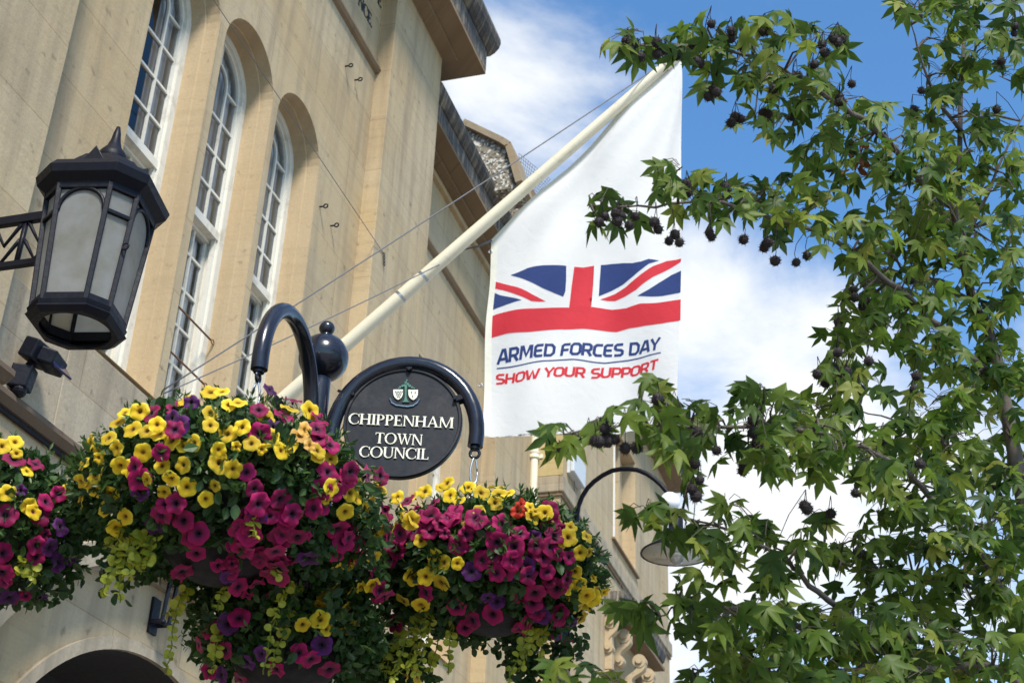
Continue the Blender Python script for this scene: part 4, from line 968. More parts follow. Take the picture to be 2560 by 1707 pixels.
# ------------------------------------------------------------------ flower baskets
def flower_mesh(name, mat, seed, lobes=5, ruffle=.10, deep=.55, open_=1.0):
    rnd = random.Random(seed); n = 30
    rings = [(.0, -deep), (.07, -deep * .95), (.13, -deep * .55), (.22, -deep * .16), (.40, -.03 * open_), (.65, .0), (.85, .02 - .06 * (1 - open_)), (1.0, -.05)]
    V_, UV = [], []; ph = rnd.random() * 6
    for k, (r, z) in enumerate(rings):
        for i in range(n):
            a = 2 * math.pi * i / n; lob = 1 - (.19 * (r ** 2.5)) * (1 - abs(math.cos(a * lobes / 2 + ph)) ** .5) - .03 * r * rnd.random()
            zz = z + (r ** 2) * (ruffle * math.sin(a * lobes + ph * 2) * .6 + ruffle * .8 * math.sin(a * 3 + ph) * .5 + .05 * rnd.uniform(-1, 1) - .10 * (1 - abs(math.cos(a * lobes / 2 + ph)) ** .6)); V_.append((r * lob * math.cos(a), r * lob * math.sin(a), zz)); UV.append((r, a / (2 * math.pi)))
    F_ = [(k * n + i, k * n + (i + 1) % n, (k + 1) * n + (i + 1) % n, (k + 1) * n + i) for k in range(len(rings) - 1) for i in range(n)]
    me = bpy.data.meshes.new(name); me.from_pydata(V_, [], F_); me.materials.append(mat); me.polygons.foreach_set('use_smooth', [True] * len(F_))
    uv = me.uv_layers.new(name='UVMap')
    for lp in me.loops: uv.data[lp.index].uv = UV[lp.vertex_index]
    return me
FL_Y = [flower_mesh('yellow_petunia', P_YEL, s, ruffle=.09 + .03 * s, open_=1 - .2 * (s % 2)) for s in range(4)]
FL_M = [flower_mesh('magenta_petunia', P_MAG, 10 + s, ruffle=.12 + .05 * s) for s in range(4)]
FL_P = [flower_mesh('purple_petunia', P_PUR, 20 + s, ruffle=.2) for s in range(2)]
FL_O = [flower_mesh('apricot_petunia', P_ORA, 30, ruffle=.2)]
FL_R = [flower_mesh('scarlet_geranium', P_RED, 33, ruffle=.35)]

def leaf_shape(kind):
    if kind == 'ovate':
        return [(0, 0, 0), (.22, .25, .03), (.30, .5, .05), (.20, .8, .02), (0, 1.0, -.05), (-.20, .8, .02), (-.30, .5, .05), (-.22, .25, .03), (0, .5, -.03)], [(0, 1, 2, 8), (8, 2, 3, 4), (8, 4, 5, 6), (0, 8, 6, 7)]
    if kind == 'narrow':
        return [(0, 0, 0), (.12, .3, .03), (.14, .6, .03), (0, 1.0, -.06), (-.14, .6, .03), (-.12, .3, .03), (0, .5, -.02)], [(0, 1, 2, 6), (6, 2, 3), (6, 3, 4), (0, 6, 4, 5)]
    n = 10; v = [(0, .5, 0)] + [(.5 * math.sin(2 * math.pi * i / n), .5 - .5 * math.cos(2 * math.pi * i / n), .08 * math.sin(4 * math.pi * i / n)) for i in range(n)]
    return v, [(0, 1 + i, 1 + (i + 1) % n) for i in range(n)]
def put_leaf(mb, shape, p, direc, nrm, size, a, m=0):
    d_ = np.array(direc, float); d_ /= np.linalg.norm(d_) + 1e-9; n_ = np.array(nrm, float); n_ = n_ - d_ * (n_ @ d_); n_ /= np.linalg.norm(n_) + 1e-9; s_ = np.cross(d_, n_)
    V_, F_ = shape; mb.add([p + size * (x * s_ + y * d_ + z * n_) for x, y, z in V_], F_, m, a)
OV, NA, RO = leaf_shape('ovate'), leaf_shape('narrow'), leaf_shape('round')
def rv3(rnd): 
    while True:
        q = np.array([rnd.uniform(-1, 1) for _ in range(3)])
        if .05 < q @ q < 1: return q / np.linalg.norm(q)
def frame_from(nrm, rnd):
    z = Vector(nrm).normalized(); x = Vector(rv3(rnd)); x = (x - z * x.dot(z)).normalized(); y = z.cross(x)
    return Matrix(((x.x, y.x, z.x, 0), (x.y, y.y, z.y, 0), (x.z, y.z, z.z, 0), (0, 0, 0, 1)))

def basket(name, c, rad, rz, label, hook, flowers, nleaf, bowl_r, trailers, seed, extra_drop=(), chain=True, fsize=.0335, lower=.9, bdz=0.0):
    rnd = random.Random(seed); c = np.array(c, float)
    T = thing(name, c, label, 'flower basket', 'hanging flower baskets')
    b_ = MB(); prof = [(bowl_r * math.sin(math.pi / 2 * i / 10) + 1e-4, -bowl_r * .92 * math.cos(math.pi / 2 * i / 10) - .05) for i in range(11)] + [(bowl_r * 1.04, -.045), (bowl_r * 1.04, -.02), (bowl_r * .9, -.02), (bowl_r * .5, .08), (.01, .12)]
    b_.lathe(prof, c + np.array([0, 0, bdz]), 32); b_.build('bowl', BOWL, T, smooth=True)
    def surf(px, py, k=1.0):
        r = ray(px, py) / np.array([rad, rad, rz]) / k; o_ = (CAM - c) / np.array([rad, rad, rz]) / k
        A_, B_, C_ = r @ r, 2 * r @ o_, o_ @ o_ - 1; D_ = B_ * B_ - 4 * A_ * C_
        t_ = (-B_ - math.sqrt(D_)) / (2 * A_) if D_ > 0 else -B_ / (2 * A_)
        q = CAM + ray(px, py) * t_; nn_ = (q - c) / np.array([rad ** 2, rad ** 2, rz ** 2]); return q, nn_ / np.linalg.norm(nn_)
    tocam = CAM - c; tocam /= np.linalg.norm(tocam)
    for (kind, pts) in flowers:
        pool = {'y': FL_Y, 'm': FL_M, 'p': FL_P, 'o': FL_O, 'r': FL_R}[kind]
        nm = {'y': 'yellow_petunia', 'm': 'magenta_petunia', 'p': 'purple_petunia', 'o': 'apricot_petunia', 'r': 'scarlet_geranium'}[kind]
        for (px, py) in pts:
            q, nn_ = surf(px, py, 1.0 + rnd.uniform(-.04, .05))
            f = nn_ * .8 + tocam * .42 + rv3(rnd) * .52 + np.array([0, 0, .12]); f /= np.linalg.norm(f)
            s_ = fsize * {'y': .92, 'm': 1.10, 'p': 1.0, 'o': .95, 'r': .7}[kind] * rnd.uniform(.82, 1.14)
            sx_ = rnd.uniform(.55, .72) if rnd.random() < .13 else rnd.uniform(.9, 1.08)
            m4 = frame_from(f, rnd) @ Matrix.Diagonal((s_ * sx_, s_ * rnd.uniform(.86, 1.08) * sx_, s_ * rnd.uniform(.8, 1.3) * (1.5 if sx_ < .8 else 1), 1)); m4.translation = Vector(q + f * .012)
            place(nm, pool[rnd.randrange(len(pool))], T, m4)
    L = MB(); ex = np.array([rad, rad, rz])
    for i in range(nleaf):
        u = rv3(rnd)
        if u[2] < -lower: continue
        k = (.70 + .27 * rnd.random() ** .6) * (1 - .20 * max(0, u[2]))
        p = c + u * ex * k * (1 + .07 * math.sin(u[0] * 9 + u[1] * 7 + u[2] * 6)); n_ = u / ex; n_ /= np.linalg.norm(n_)
        d_ = n_ * .6 + rv3(rnd) * .9 + np.array([0, 0, .2 if u[2] > -.2 else -.25])
        put_leaf(L, OV, p, d_, n_ + rv3(rnd) * .5, rnd.uniform(.026, .052), .12 + .75 * rnd.random() ** 1.6)
    for i in range(nleaf // 26):       # shoot tips: rosettes of narrow leaves standing out of the mound
        u = rv3(rnd)
        if u[2] < -.45: continue
        n_ = u / ex; n_ /= np.linalg.norm(n_); ax_ = n_ + rv3(rnd) * .5 + np.array([0, 0, .25]); ax_ /= np.linalg.norm(ax_); p = c + u * ex * .95 * (1 - .15 * max(0, u[2]))
        for k in range(9):
            dd = ax_ * rnd.uniform(.5, 1.1) + rv3(rnd) * .75; put_leaf(L, NA, p + ax_ * (.012 + .010 * k * .5), dd, ax_ + rv3(rnd) * .3, rnd.uniform(.020, .034), .45 + .5 * rnd.random())
    for (px0, py0, px1, py1, k_, nn) in extra_drop:      # ragged lower fringe
        for i in range(nn):
            s_ = rnd.random(); q, n_ = surf(px0 + (px1 - px0) * s_, py0 + (py1 - py0) * s_, k_); q = q + rv3(rnd) * .05 - tocam * .05; put_leaf(L, OV, q, rv3(rnd) + np.array([0, 0, -.6]), tocam + rv3(rnd) * .7, rnd.uniform(.024, .042), .1 + .5 * rnd.random())
    L.build('foliage', LEAF_P, T, smooth=False, recalc=False)
    for pts in trailers:                # creeping jenny strands
        w_ = [surf(px, py, 1.02)[0] for px, py in pts]
        base = w_[0]
        # hang in a plane at the depth of the first point
        t0 = (base - CAM) @ np.array([ray(*pts[0]) @ np.eye(3)[i] for i in range(3)]) / (ray(*pts[0]) @ ray(*pts[0]))
        w_ = [at(px, py, t0 * (1 - .004 * i)) for i, (px, py) in enumerate(pts)]
        P_ = []; 
        for i in range(len(w_) - 1):
            for s_ in np.linspace(0, 1, 7)[:-1]: P_.append(w_[i] + (w_[i + 1] - w_[i]) * s_ + rv3(rnd) * .004)
        P_.append(w_[-1]); tb = MB(); tb.tube(P_, .0022, 5)
        dist = 0; nxt = 0
        for i in range(len(P_) - 1):
            sl = np.linalg.norm(P_[i + 1] - P_[i]); dist += sl
            if dist > nxt:
                nxt = dist + rnd.uniform(.012, .022); sd_ = rv3(rnd); sd_[2] *= .3
                for sg_ in (-1, 1): put_leaf(tb, RO, P_[i], sd_ * sg_ + np.array([0, 0, -.35]), tocam * .8 + np.array([0, 0, .5]) + rv3(rnd) * .6, rnd.uniform(.022, .036) * (1 - .35 * i / len(P_)), .15 + .8 * rnd.random(), 1)
        tb.build('trailing_stem', [LEAF_L, LEAF_L], T, recalc=False)
    if chain and hook is not None:
        hk = np.array(hook) + np.array([0, 0, -.045]); ch = MB(); tocx = np.array([1, 0, 0])
        ch2 = MB()
        # snap hook, ring, three chains
        e1 = np.array([.8, .6, 0]); z_ = np.array([0, 0, 1.])
        pts = [hk + e1 * .013 * math.cos(t_) * (1 - .3 * math.sin(t_)) + z_ * (-.05 + .05 * math.sin(t_)) for t_ in np.linspace(0, 2 * math.pi, 25)]; ch.tube(pts, .0038, 7); ch.build('snap_hook', STEEL, T, smooth=True)
        ch2.ringtube(hk + z_ * -.122, e1, z_, .024, .0042, 20, 6); ch2.build('ring', RUST, T, smooth=True)
        ch3 = MB(); top = hk + z_ * -.142
        for k in range(3):
            an = 2 * math.pi * k / 3 + .4; e_ = c + np.array([bowl_r * math.cos(an), bowl_r * math.sin(an), -.02]); n = int(np.linalg.norm(e_ - top) / .026); dv_ = (e_ - top) / np.linalg.norm(e_ - top)
            s1 = np.cross(dv_, (0.3, .2, .9)); s1 /= np.linalg.norm(s1); s2 = np.cross(dv_, s1)
            for i in range(n): ch3.ringtube(top + (e_ - top) * (i + .5) / n, dv_ * 1.35, s1 if i % 2 else s2, .011, .0026, 10, 5)
        ch3.build('chain', STEEL, T, smooth=True)
    return T

Z4L = [(860, 1280), (1430, 1275), (1555, 1225), (1435, 1360), (1075, 1350), (920, 1390), (1010, 1400), (755, 1450), (1190, 1460), (1340, 1475), (1490, 1510), (980, 1530), (1660, 1370), (1810, 1310), (1970, 1255), (1280, 1195), (1440, 1140), (1520, 1140), (1625, 1215), (2110, 1255), (1840, 1440), (1965, 1480), (2160, 1535), (1720, 1485), (810, 1350), (690, 1520), (640, 1470), (960, 1260), (1610, 1490), (815, 1500), (1780, 1510), (1910, 1530), (1100, 1420), (1250, 1500), (1560, 1420)]
Z7L = [(830, 65), (905, 95), (990, 5), (1110, 80), (1265, 70), (1495, 60), (1585, 90), (570, 170), (660, 150), (595, 70), (575, 300), (655, 220), (735, 370), (870, 415), (1130, 245), (1275, 220), (1400, 295), (1480, 205), (2165, 30), (2255, 35), (2250, 220), (2225, 300), (705, 105), (680, 20), (795, 490), (1180, 150), (1020, 160), (760, 250)]
Z8L = [(60, 260), (95, 210), (200, 300), (30, 380), (145, 360), (170, 435), (395, 355), (420, 450), (480, 455), (355, 490), (225, 680), (40, 745), (130, 890), (215, 880), (40, 930), (0, 820), (30, 1035), (40, 1140), (45, 1190), (285, 485), (-60, 880), (-110, 900), (-60, 1010), (-130, 1060), (-150, 1010), (-220, 1150)]
M7L = [(1685, 125), (960, 160), (1135, 340), (1210, 330), (1310, 545), (1345, 660), (1590, 620), (1585, 740), (1240, 810), (1730, 225), (1905, 290), (1840, 420), (1950, 430), (2230, 125), (2200, 230), (2180, 340), (2090, 535), (1880, 640), (1650, 600), (1640, 490), (1620, 890), (1880, 920), (1690, 940), (2300, 490), (1720, 520), (1780, 700), (1930, 560), (1760, 330), (1860, 800), (2000, 700)]
M4L = [(1770, 1260), (1930, 1300), (1200, 1390), (2000, 1200), (2180, 1450), (2250, 1500), (1770, 1410), (1050, 1280), (1200, 1255), (2170, 1320), (2160, 1390), (1110, 1530)]
M8L = [(60, 110), (170, 150), (290, 390), (45, 520), (120, 680), (205, 800), (310, 560), (260, 930), (100, 600), (-30, 650)]
P7L = [(1060, 470), (970, 250), (2110, 690), (1560, 820), (2050, 860), (1750, 420)]; P4L = [(1310, 1200), (1830, 1120), (1190, 1310), (1860, 1370), (1250, 1360)]
M = lambda f, L: [f(*p) for p in L]
rj = random.Random(3); jit = lambda L, n, r: [(q[0] + rj.uniform(-r, r), q[1] + rj.uniform(-r, r)) for q in rj.sample(L, n)]
tL = 4.68; cL = at(570, 1236, tL)
basket('hanging_basket', cL, .48, .30, 'big mound of yellow and magenta petunias hanging from the nearer black hook arm', endL,
       [('y', M(z4, Z4L) + M(z7, Z7L) + M(z8, Z8L) + jit(M(z8, Z8L), 10, 25)), ('m', M(z7, M7L) + M(z4, M4L) + M(z8, M8L) + jit(M(z7, M7L), 22, 42) + jit(M(z8, M8L), 8, 40) + jit(M(z7, [(1350, 560), (1500, 700), (1750, 620), (1900, 720), (1600, 800), (1950, 500)]), 6, 20)), ('p', M(z7, P7L) + M(z4, P4L)), ('o', M(z4, [(2105, 1490), (2070, 1385), (2040, 1440)]))], 9000, .21,
       [M(z7, L) for L in ([(830, 480), (800, 640), (770, 760), (725, 860), (705, 980)], [(900, 520), (860, 680), (830, 820), (820, 1010)], [(960, 520), (930, 640), (900, 760), (880, 860)], [(1000, 560), (980, 700), (960, 800)], [(780, 520), (750, 620), (700, 640)],
                           [(1280, 900), (1220, 1020), (1190, 1160), (1170, 1320), (1130, 1500)], [(1260, 930), (1180, 1060), (1110, 1090)], [(1540, 900), (1500, 1000), (1480, 1060)], [(1990, 860), (1920, 980), (1870, 1120), (1840, 1290), (1800, 1500)], [(2020, 900), (1990, 1060), (1940, 1200), (1880, 1360), (1850, 1500)], [(1880, 960), (1840, 1100), (1770, 1240), (1720, 1330)], [(1730, 400), (1740, 480), (1750, 570)], [(1880, 760), (1900, 830)], [(860, 560), (900, 720), (980, 760)], [(1050, 560), (1020, 680), (1000, 740)])],
       11, [z7(760, 420) + z7(800, 900) + (1.02, 130), z7(950, 520) + z7(1000, 800) + (1.0, 150), z8(-150, 500) + z8(60, 1150) + (1.02, 420), z8(100, 700) + z8(150, 1100) + (1.05, 160), z8(200, 330) + z8(230, 1050) + (1.08, 260), z8(100, 1050) + z8(230, 1300) + (1.06, 160), z8(-350, 1250) + z8(100, 1300) + (1.0, 420)], bdz=-.06)
Y8R = [(695, 235), (740, 205), (880, 235), (760, 285), (820, 330), (960, 270), (1070, 240), (1085, 285), (1055, 335), (585, 260), (1155, 280), (945, 390), (660, 690), (640, 770), (590, 830), (500, 830), (800, 735), (700, 860), (720, 740), (1300, 440), (1330, 400), (1290, 370), (1570, 505), (1555, 570), (1635, 670), (1630, 870), (1575, 960), (1680, 950), (1795, 925), (1540, 900), (1740, 900), (1690, 660), (1675, 570), (1605, 790), (1500, 600), (1620, 1030), (1690, 1030), (1640, 1100), (1720, 970), (1720, 850), (515, 300), (400, 300), (490, 620), (555, 590), (440, 975), (555, 1010), (1400, 400), (1660, 1000), (1560, 740)]
M8R = [(650, 345), (560, 420), (630, 440), (790, 395), (930, 445), (690, 470), (625, 530), (860, 540), (825, 630), (1075, 590), (1230, 545), (1195, 630), (980, 720), (1280, 820), (1415, 800), (1235, 955), (1330, 930), (800, 1030), (915, 1120), (1240, 1170), (1380, 700), (1480, 670), (1340, 620), (1460, 560), (1440, 490), (1500, 500), (1480, 900), (1170, 720), (720, 540), (980, 500), (1100, 480), (570, 470), (365, 650), (600, 930), (360, 720), (440, 580), (470, 330), (620, 540), (420, 560), (520, 520), (330, 600), (1270, 1130), (1050, 1080), (1430, 860), (1500, 1150), (1560, 1250), (390, 1150)]
P8R = [(1070, 1000), (1380, 1090), (1330, 560), (1010, 960), (1180, 800), (1280, 760), (1570, 1140), (1480, 1200), (560, 640), (900, 800)]
tR = 5.1; cR = at(1232, 1412, tR)
basket('hanging_basket', cR, .38, .25, 'magenta petunia mound fringed with yellow, hanging from the arm beside the round sign', endR,
       [('y', M(z8, Y8R)), ('m', M(z8, M8R) + jit(M(z8, M8R), 26, 40)), ('p', M(z8, P8R)), ('o', M(z8, [(1470, 450), (890, 475)])), ('r', M(z8, [(1240, 350), (1215, 390), (1265, 405)]))], 8200, .20,
       [M(z8, L) for L in ([(600, 1050), (580, 1180), (540, 1330), (440, 1450), (330, 1559)], [(560, 1100), (460, 1250), (400, 1400), (360, 1540)], [(620, 1080), (600, 1240), (560, 1390), (510, 1500)], [(760, 1150), (750, 1300), (740, 1500)], [(1330, 1180), (1300, 1290), (1260, 1400), (1220, 1480)], [(1290, 1150), (1250, 1300), (1180, 1450), (1150, 1540)], [(300, 1100), (280, 1240), (240, 1400)], [(200, 1250), (160, 1400), (120, 1540)], [(680, 1250), (640, 1400), (600, 1500)], [(520, 1150), (500, 1300), (470, 1480)], [(420, 1200), (340, 1360), (310, 1540)], [(1400, 1180), (1380, 1330), (1350, 1480)], [(440, 1120), (400, 1250), (330, 1350), (260, 1450)])],
       12, [z8(300, 700) + z8(420, 1100) + (1.03, 260), z8(330, 400) + z8(300, 1100) + (1.03, 260), z8(1500, 1000) + z8(1600, 1350) + (1.04, 120), z8(450, 1050) + z8(1000, 1250) + (1.0, 160), z8(120, 1300) + z8(560, 1380) + (1.02, 420), z8(150, 1480) + z8(560, 1520) + (1.02, 380), z8(1150, 1350) + z8(1480, 1380) + (1.0, 260), z8(1200, 1500) + z8(1420, 1500) + (1.0, 160)], bdz=-.02)
cE = at(-12, 1305, 4.75)
hE = at(-30, 905, 4.75)
basket('hanging_basket', cE, .30, .29, 'flower basket at the left edge below the lantern, mostly magenta with a few yellow blooms', hE,
       [('y', M(z7, [(175, 125), (45, 265), (190, 345), (215, 395), (440, 250), (110, 0), (-80, 120), (-150, 40)]) + M(z4, [(10, 1500), (100, 1475)])), ('m', M(z7, [(235, 80), (90, 50), (40, 420), (270, 410), (300, 330), (250, 610), (300, 540), (40, 860), (10, 670), (240, 690), (390, 270), (20, 790), (130, 950), (170, 960), (-60, 300), (-100, 560)])), ('p', M(z7, [(140, 250), (470, 710), (380, 730), (270, 960), (400, 500), (330, 620), (60, 960)]))], 3600, .2,
       [M(z7, [(150, 700), (140, 770), (150, 830)]), M(z7, [(210, 760), (220, 820), (240, 880)])], 13, [z7(380, 500) + z7(520, 600) + (1.0, 90), z7(250, 950) + z7(480, 850) + (1.0, 60)])
# arm that carries the basket at the left edge (its post stands outside the picture)
PB = thing('basket_post', (hE[0] - .62, hE[1], 0), 'glossy black basket post just outside the left edge', 'post')
d = MB(); d.tube([(hE[0] - .62, hE[1], 0), (hE[0] - .62, hE[1], hE[2] + .3)], .04, 14); d.build('column', BLACK, PB, smooth=True)
d = MB(); d.tube([np.array([hE[0] - .31 + .31 * math.cos(math.pi * (1 - i / 16)), hE[1], hE[2] + .30 * math.sin(math.pi * (1 - i / 16)) - .0]) for i in range(17)], .028, 12); d.build('arm', BLACK, PB, smooth=True)
# lower trough round the post
cT = np.array([A0[0] - .02, A0[1] + .02, at(740, 1672, 5.35)[2]])
basket('post_planter', cT, .33, .24, 'shaded planter of dark petunias round the post, low between the two baskets', None,
       [('m', M(z7, [(1450, 1190), (1380, 1290), (1640, 1120), (1440, 1470), (1660, 1520), (2050, 1350), (2120, 1380), (1900, 1450), (1560, 1330), (1480, 1230), (2250, 1450)])), ('p', M(z7, [(1560, 1150), (1530, 1500), (1700, 1400), (1800, 1350), (2200, 1300)])), ('y', M(z7, [(2065, 1150), (2190, 1130), (2220, 1190)]) + M(z8, [(440, 1500), (510, 1510)]))], 3600, .2, [M(z7, [(1500, 1180), (1470, 1330), (1450, 1500)])], 14, chain=False, lower=.75)

# ------------------------------------------------------------------ sweetgum tree
F2 = 2560 / 2352
TRUNK = [(2424, -60, 6.0), (2402, 205, 5.8), (2398, 457, 5.65), (2410, 620, 5.55), (2431, 753, 5.45), (2471, 826, 5.4), (2493, 899, 5.35), (2530, 1100, 5.25), (2580, 1350, 5.15), (2630, 1650, 5.1)]
LIMBS = [
 [(2431, 753, 5.45), (2384, 523, 5.3), (2314, 464, 5.2), (2270, 417, 5.12), (2219, 355, 5.05), (2172, 311, 5.0), (2131, 282, 4.95), (2084, 252, 4.9), (2029, 219, 4.85), (2003, 205, 4.8), (1941, 166, 4.75), (1883, 139, 4.7), (1810, 121, 4.65), (1755, 116, 4.6), (1690, 135, 4.58), (1610, 112, 4.55), (1570, 105, 4.5)],
 [(2493, 945, 5.35), (2395, 870, 5.2), (2351, 819, 5.1), (2303, 775, 5.05), (2248, 724, 4.98), (2172, 661, 4.9), (2113, 618, 4.85), (2036, 574, 4.75), (1905, 533, 4.6), (1800, 505, 4.5), (1730, 505, 4.42), (1640, 515, 4.35), (1567, 515, 4.3), (1500, 525, 4.28)],
 [(2590, 1420, 5.2), (2552, 1550, 5.1), (2504, 1484, 5.0), (2468, 1404, 4.9), (2424, 1342, 4.8), (2358, 1276, 4.7), (2300, 1206, 4.62), (2263, 1181, 4.56), (2194, 1137, 4.48), (2157, 1118, 4.42), (2084, 1093, 4.35), (2029, 1078, 4.3), (1883, 1065, 4.2), (1766, 1065, 4.12), (1654, 1060, 4.05), (1563, 1062, 4.0), (1468, 1075, 3.95), (1410, 1085, 3.92)],
 [(2560, 1230, 5.2), (2420, 1129, 5.05), (2376, 1115, 4.98), (2314, 1082, 4.9), (2267, 1056, 4.85), (2175, 1034, 4.75), (2080, 1010, 4.65)],
 [(2640, 1700, 5.1), (2292, 1640, 4.7), (2212, 1609, 4.6), (2157, 1561, 4.5), (2073, 1503, 4.4), (2003, 1440, 4.3), (1970, 1404, 4.25), (1912, 1367, 4.2), (1830, 1330, 4.12), (1730, 1300, 4.05), (1640, 1285, 4.0)],
 [(2560, 1700, 5.0), (2073, 1601, 4.45), (2029, 1576, 4.4), (1949, 1543, 4.3), (1890, 1528, 4.22), (1846, 1521, 4.18), (1773, 1514, 4.1), (1700, 1510, 4.05), (1650, 1540, 4.0)],
 [(2580, 1540, 5.2), (2504, 1495, 5.1), (2395, 1462, 5.0), (2285, 1448, 4.9), (2157, 1422, 4.8), (2060, 1400, 4.7)],
 [(2600, 1760, 4.9), (2541, 1707, 4.8), (2504, 1674, 4.75), (2439, 1656, 4.7), (2267, 1674, 4.55), (2212, 1664, 4.5), (2000, 1690, 4.3), (1800, 1720, 4.15), (1600, 1715, 4.0), (1440, 1725, 3.85)],
 [(2410, 620, 5.55), (2470, 480, 5.6), (2530, 330, 5.7), (2580, 250, 5.75)],
 [(2405, 330, 5.7), (2330, 230, 5.6), (2290, 120, 5.6), (2270, 30, 5.6)],
 [(2431, 753, 5.45), (2333, 700, 5.4), (2290, 690, 5.35), (2180, 660, 5.3)],
]
tb0 = at(*TRUNK[-1])
TG = thing('sweetgum_tree', (tb0[0], tb0[1], 0), 'sweetgum tree with star-shaped green leaves and dark spiky seed balls filling the right side', 'tree')
d = MB(); tp_ = [at(*q) for q in TRUNK] + [np.array([tb0[0] + .02, tb0[1], .0])]
rad_ = [.007, .009, .011, .013, .016, .019, .021, .026, .033, .04, .09]
d.tube(tp_, rad_, 14); d.build('trunk', BARK, TG, smooth=True)
NODES = []; 
for L in LIMBS:
    rnd = random.Random(len(L)); P_ = []
    for i in range(len(L) - 1):
        a_, b_ = at(*L[i]), at(*L[i + 1])
        for s_ in (0, .34, .67): P_.append(a_ + (b_ - a_) * s_ + (rv3(rnd) * .006 if i or s_ else 0))
    P_.append(at(*L[-1])); n = len(P_); r0 = .016 if len(L) > 7 else .010
    d = MB(); d.tube(P_, [r0 * (1 - .86 * (i / (n - 1)) ** .8) for i in range(n)], 8); d.build('branch', BARK, TG, smooth=True); NODES += P_
NODES += tp_[:-1]; NODEA = np.array(NODES)
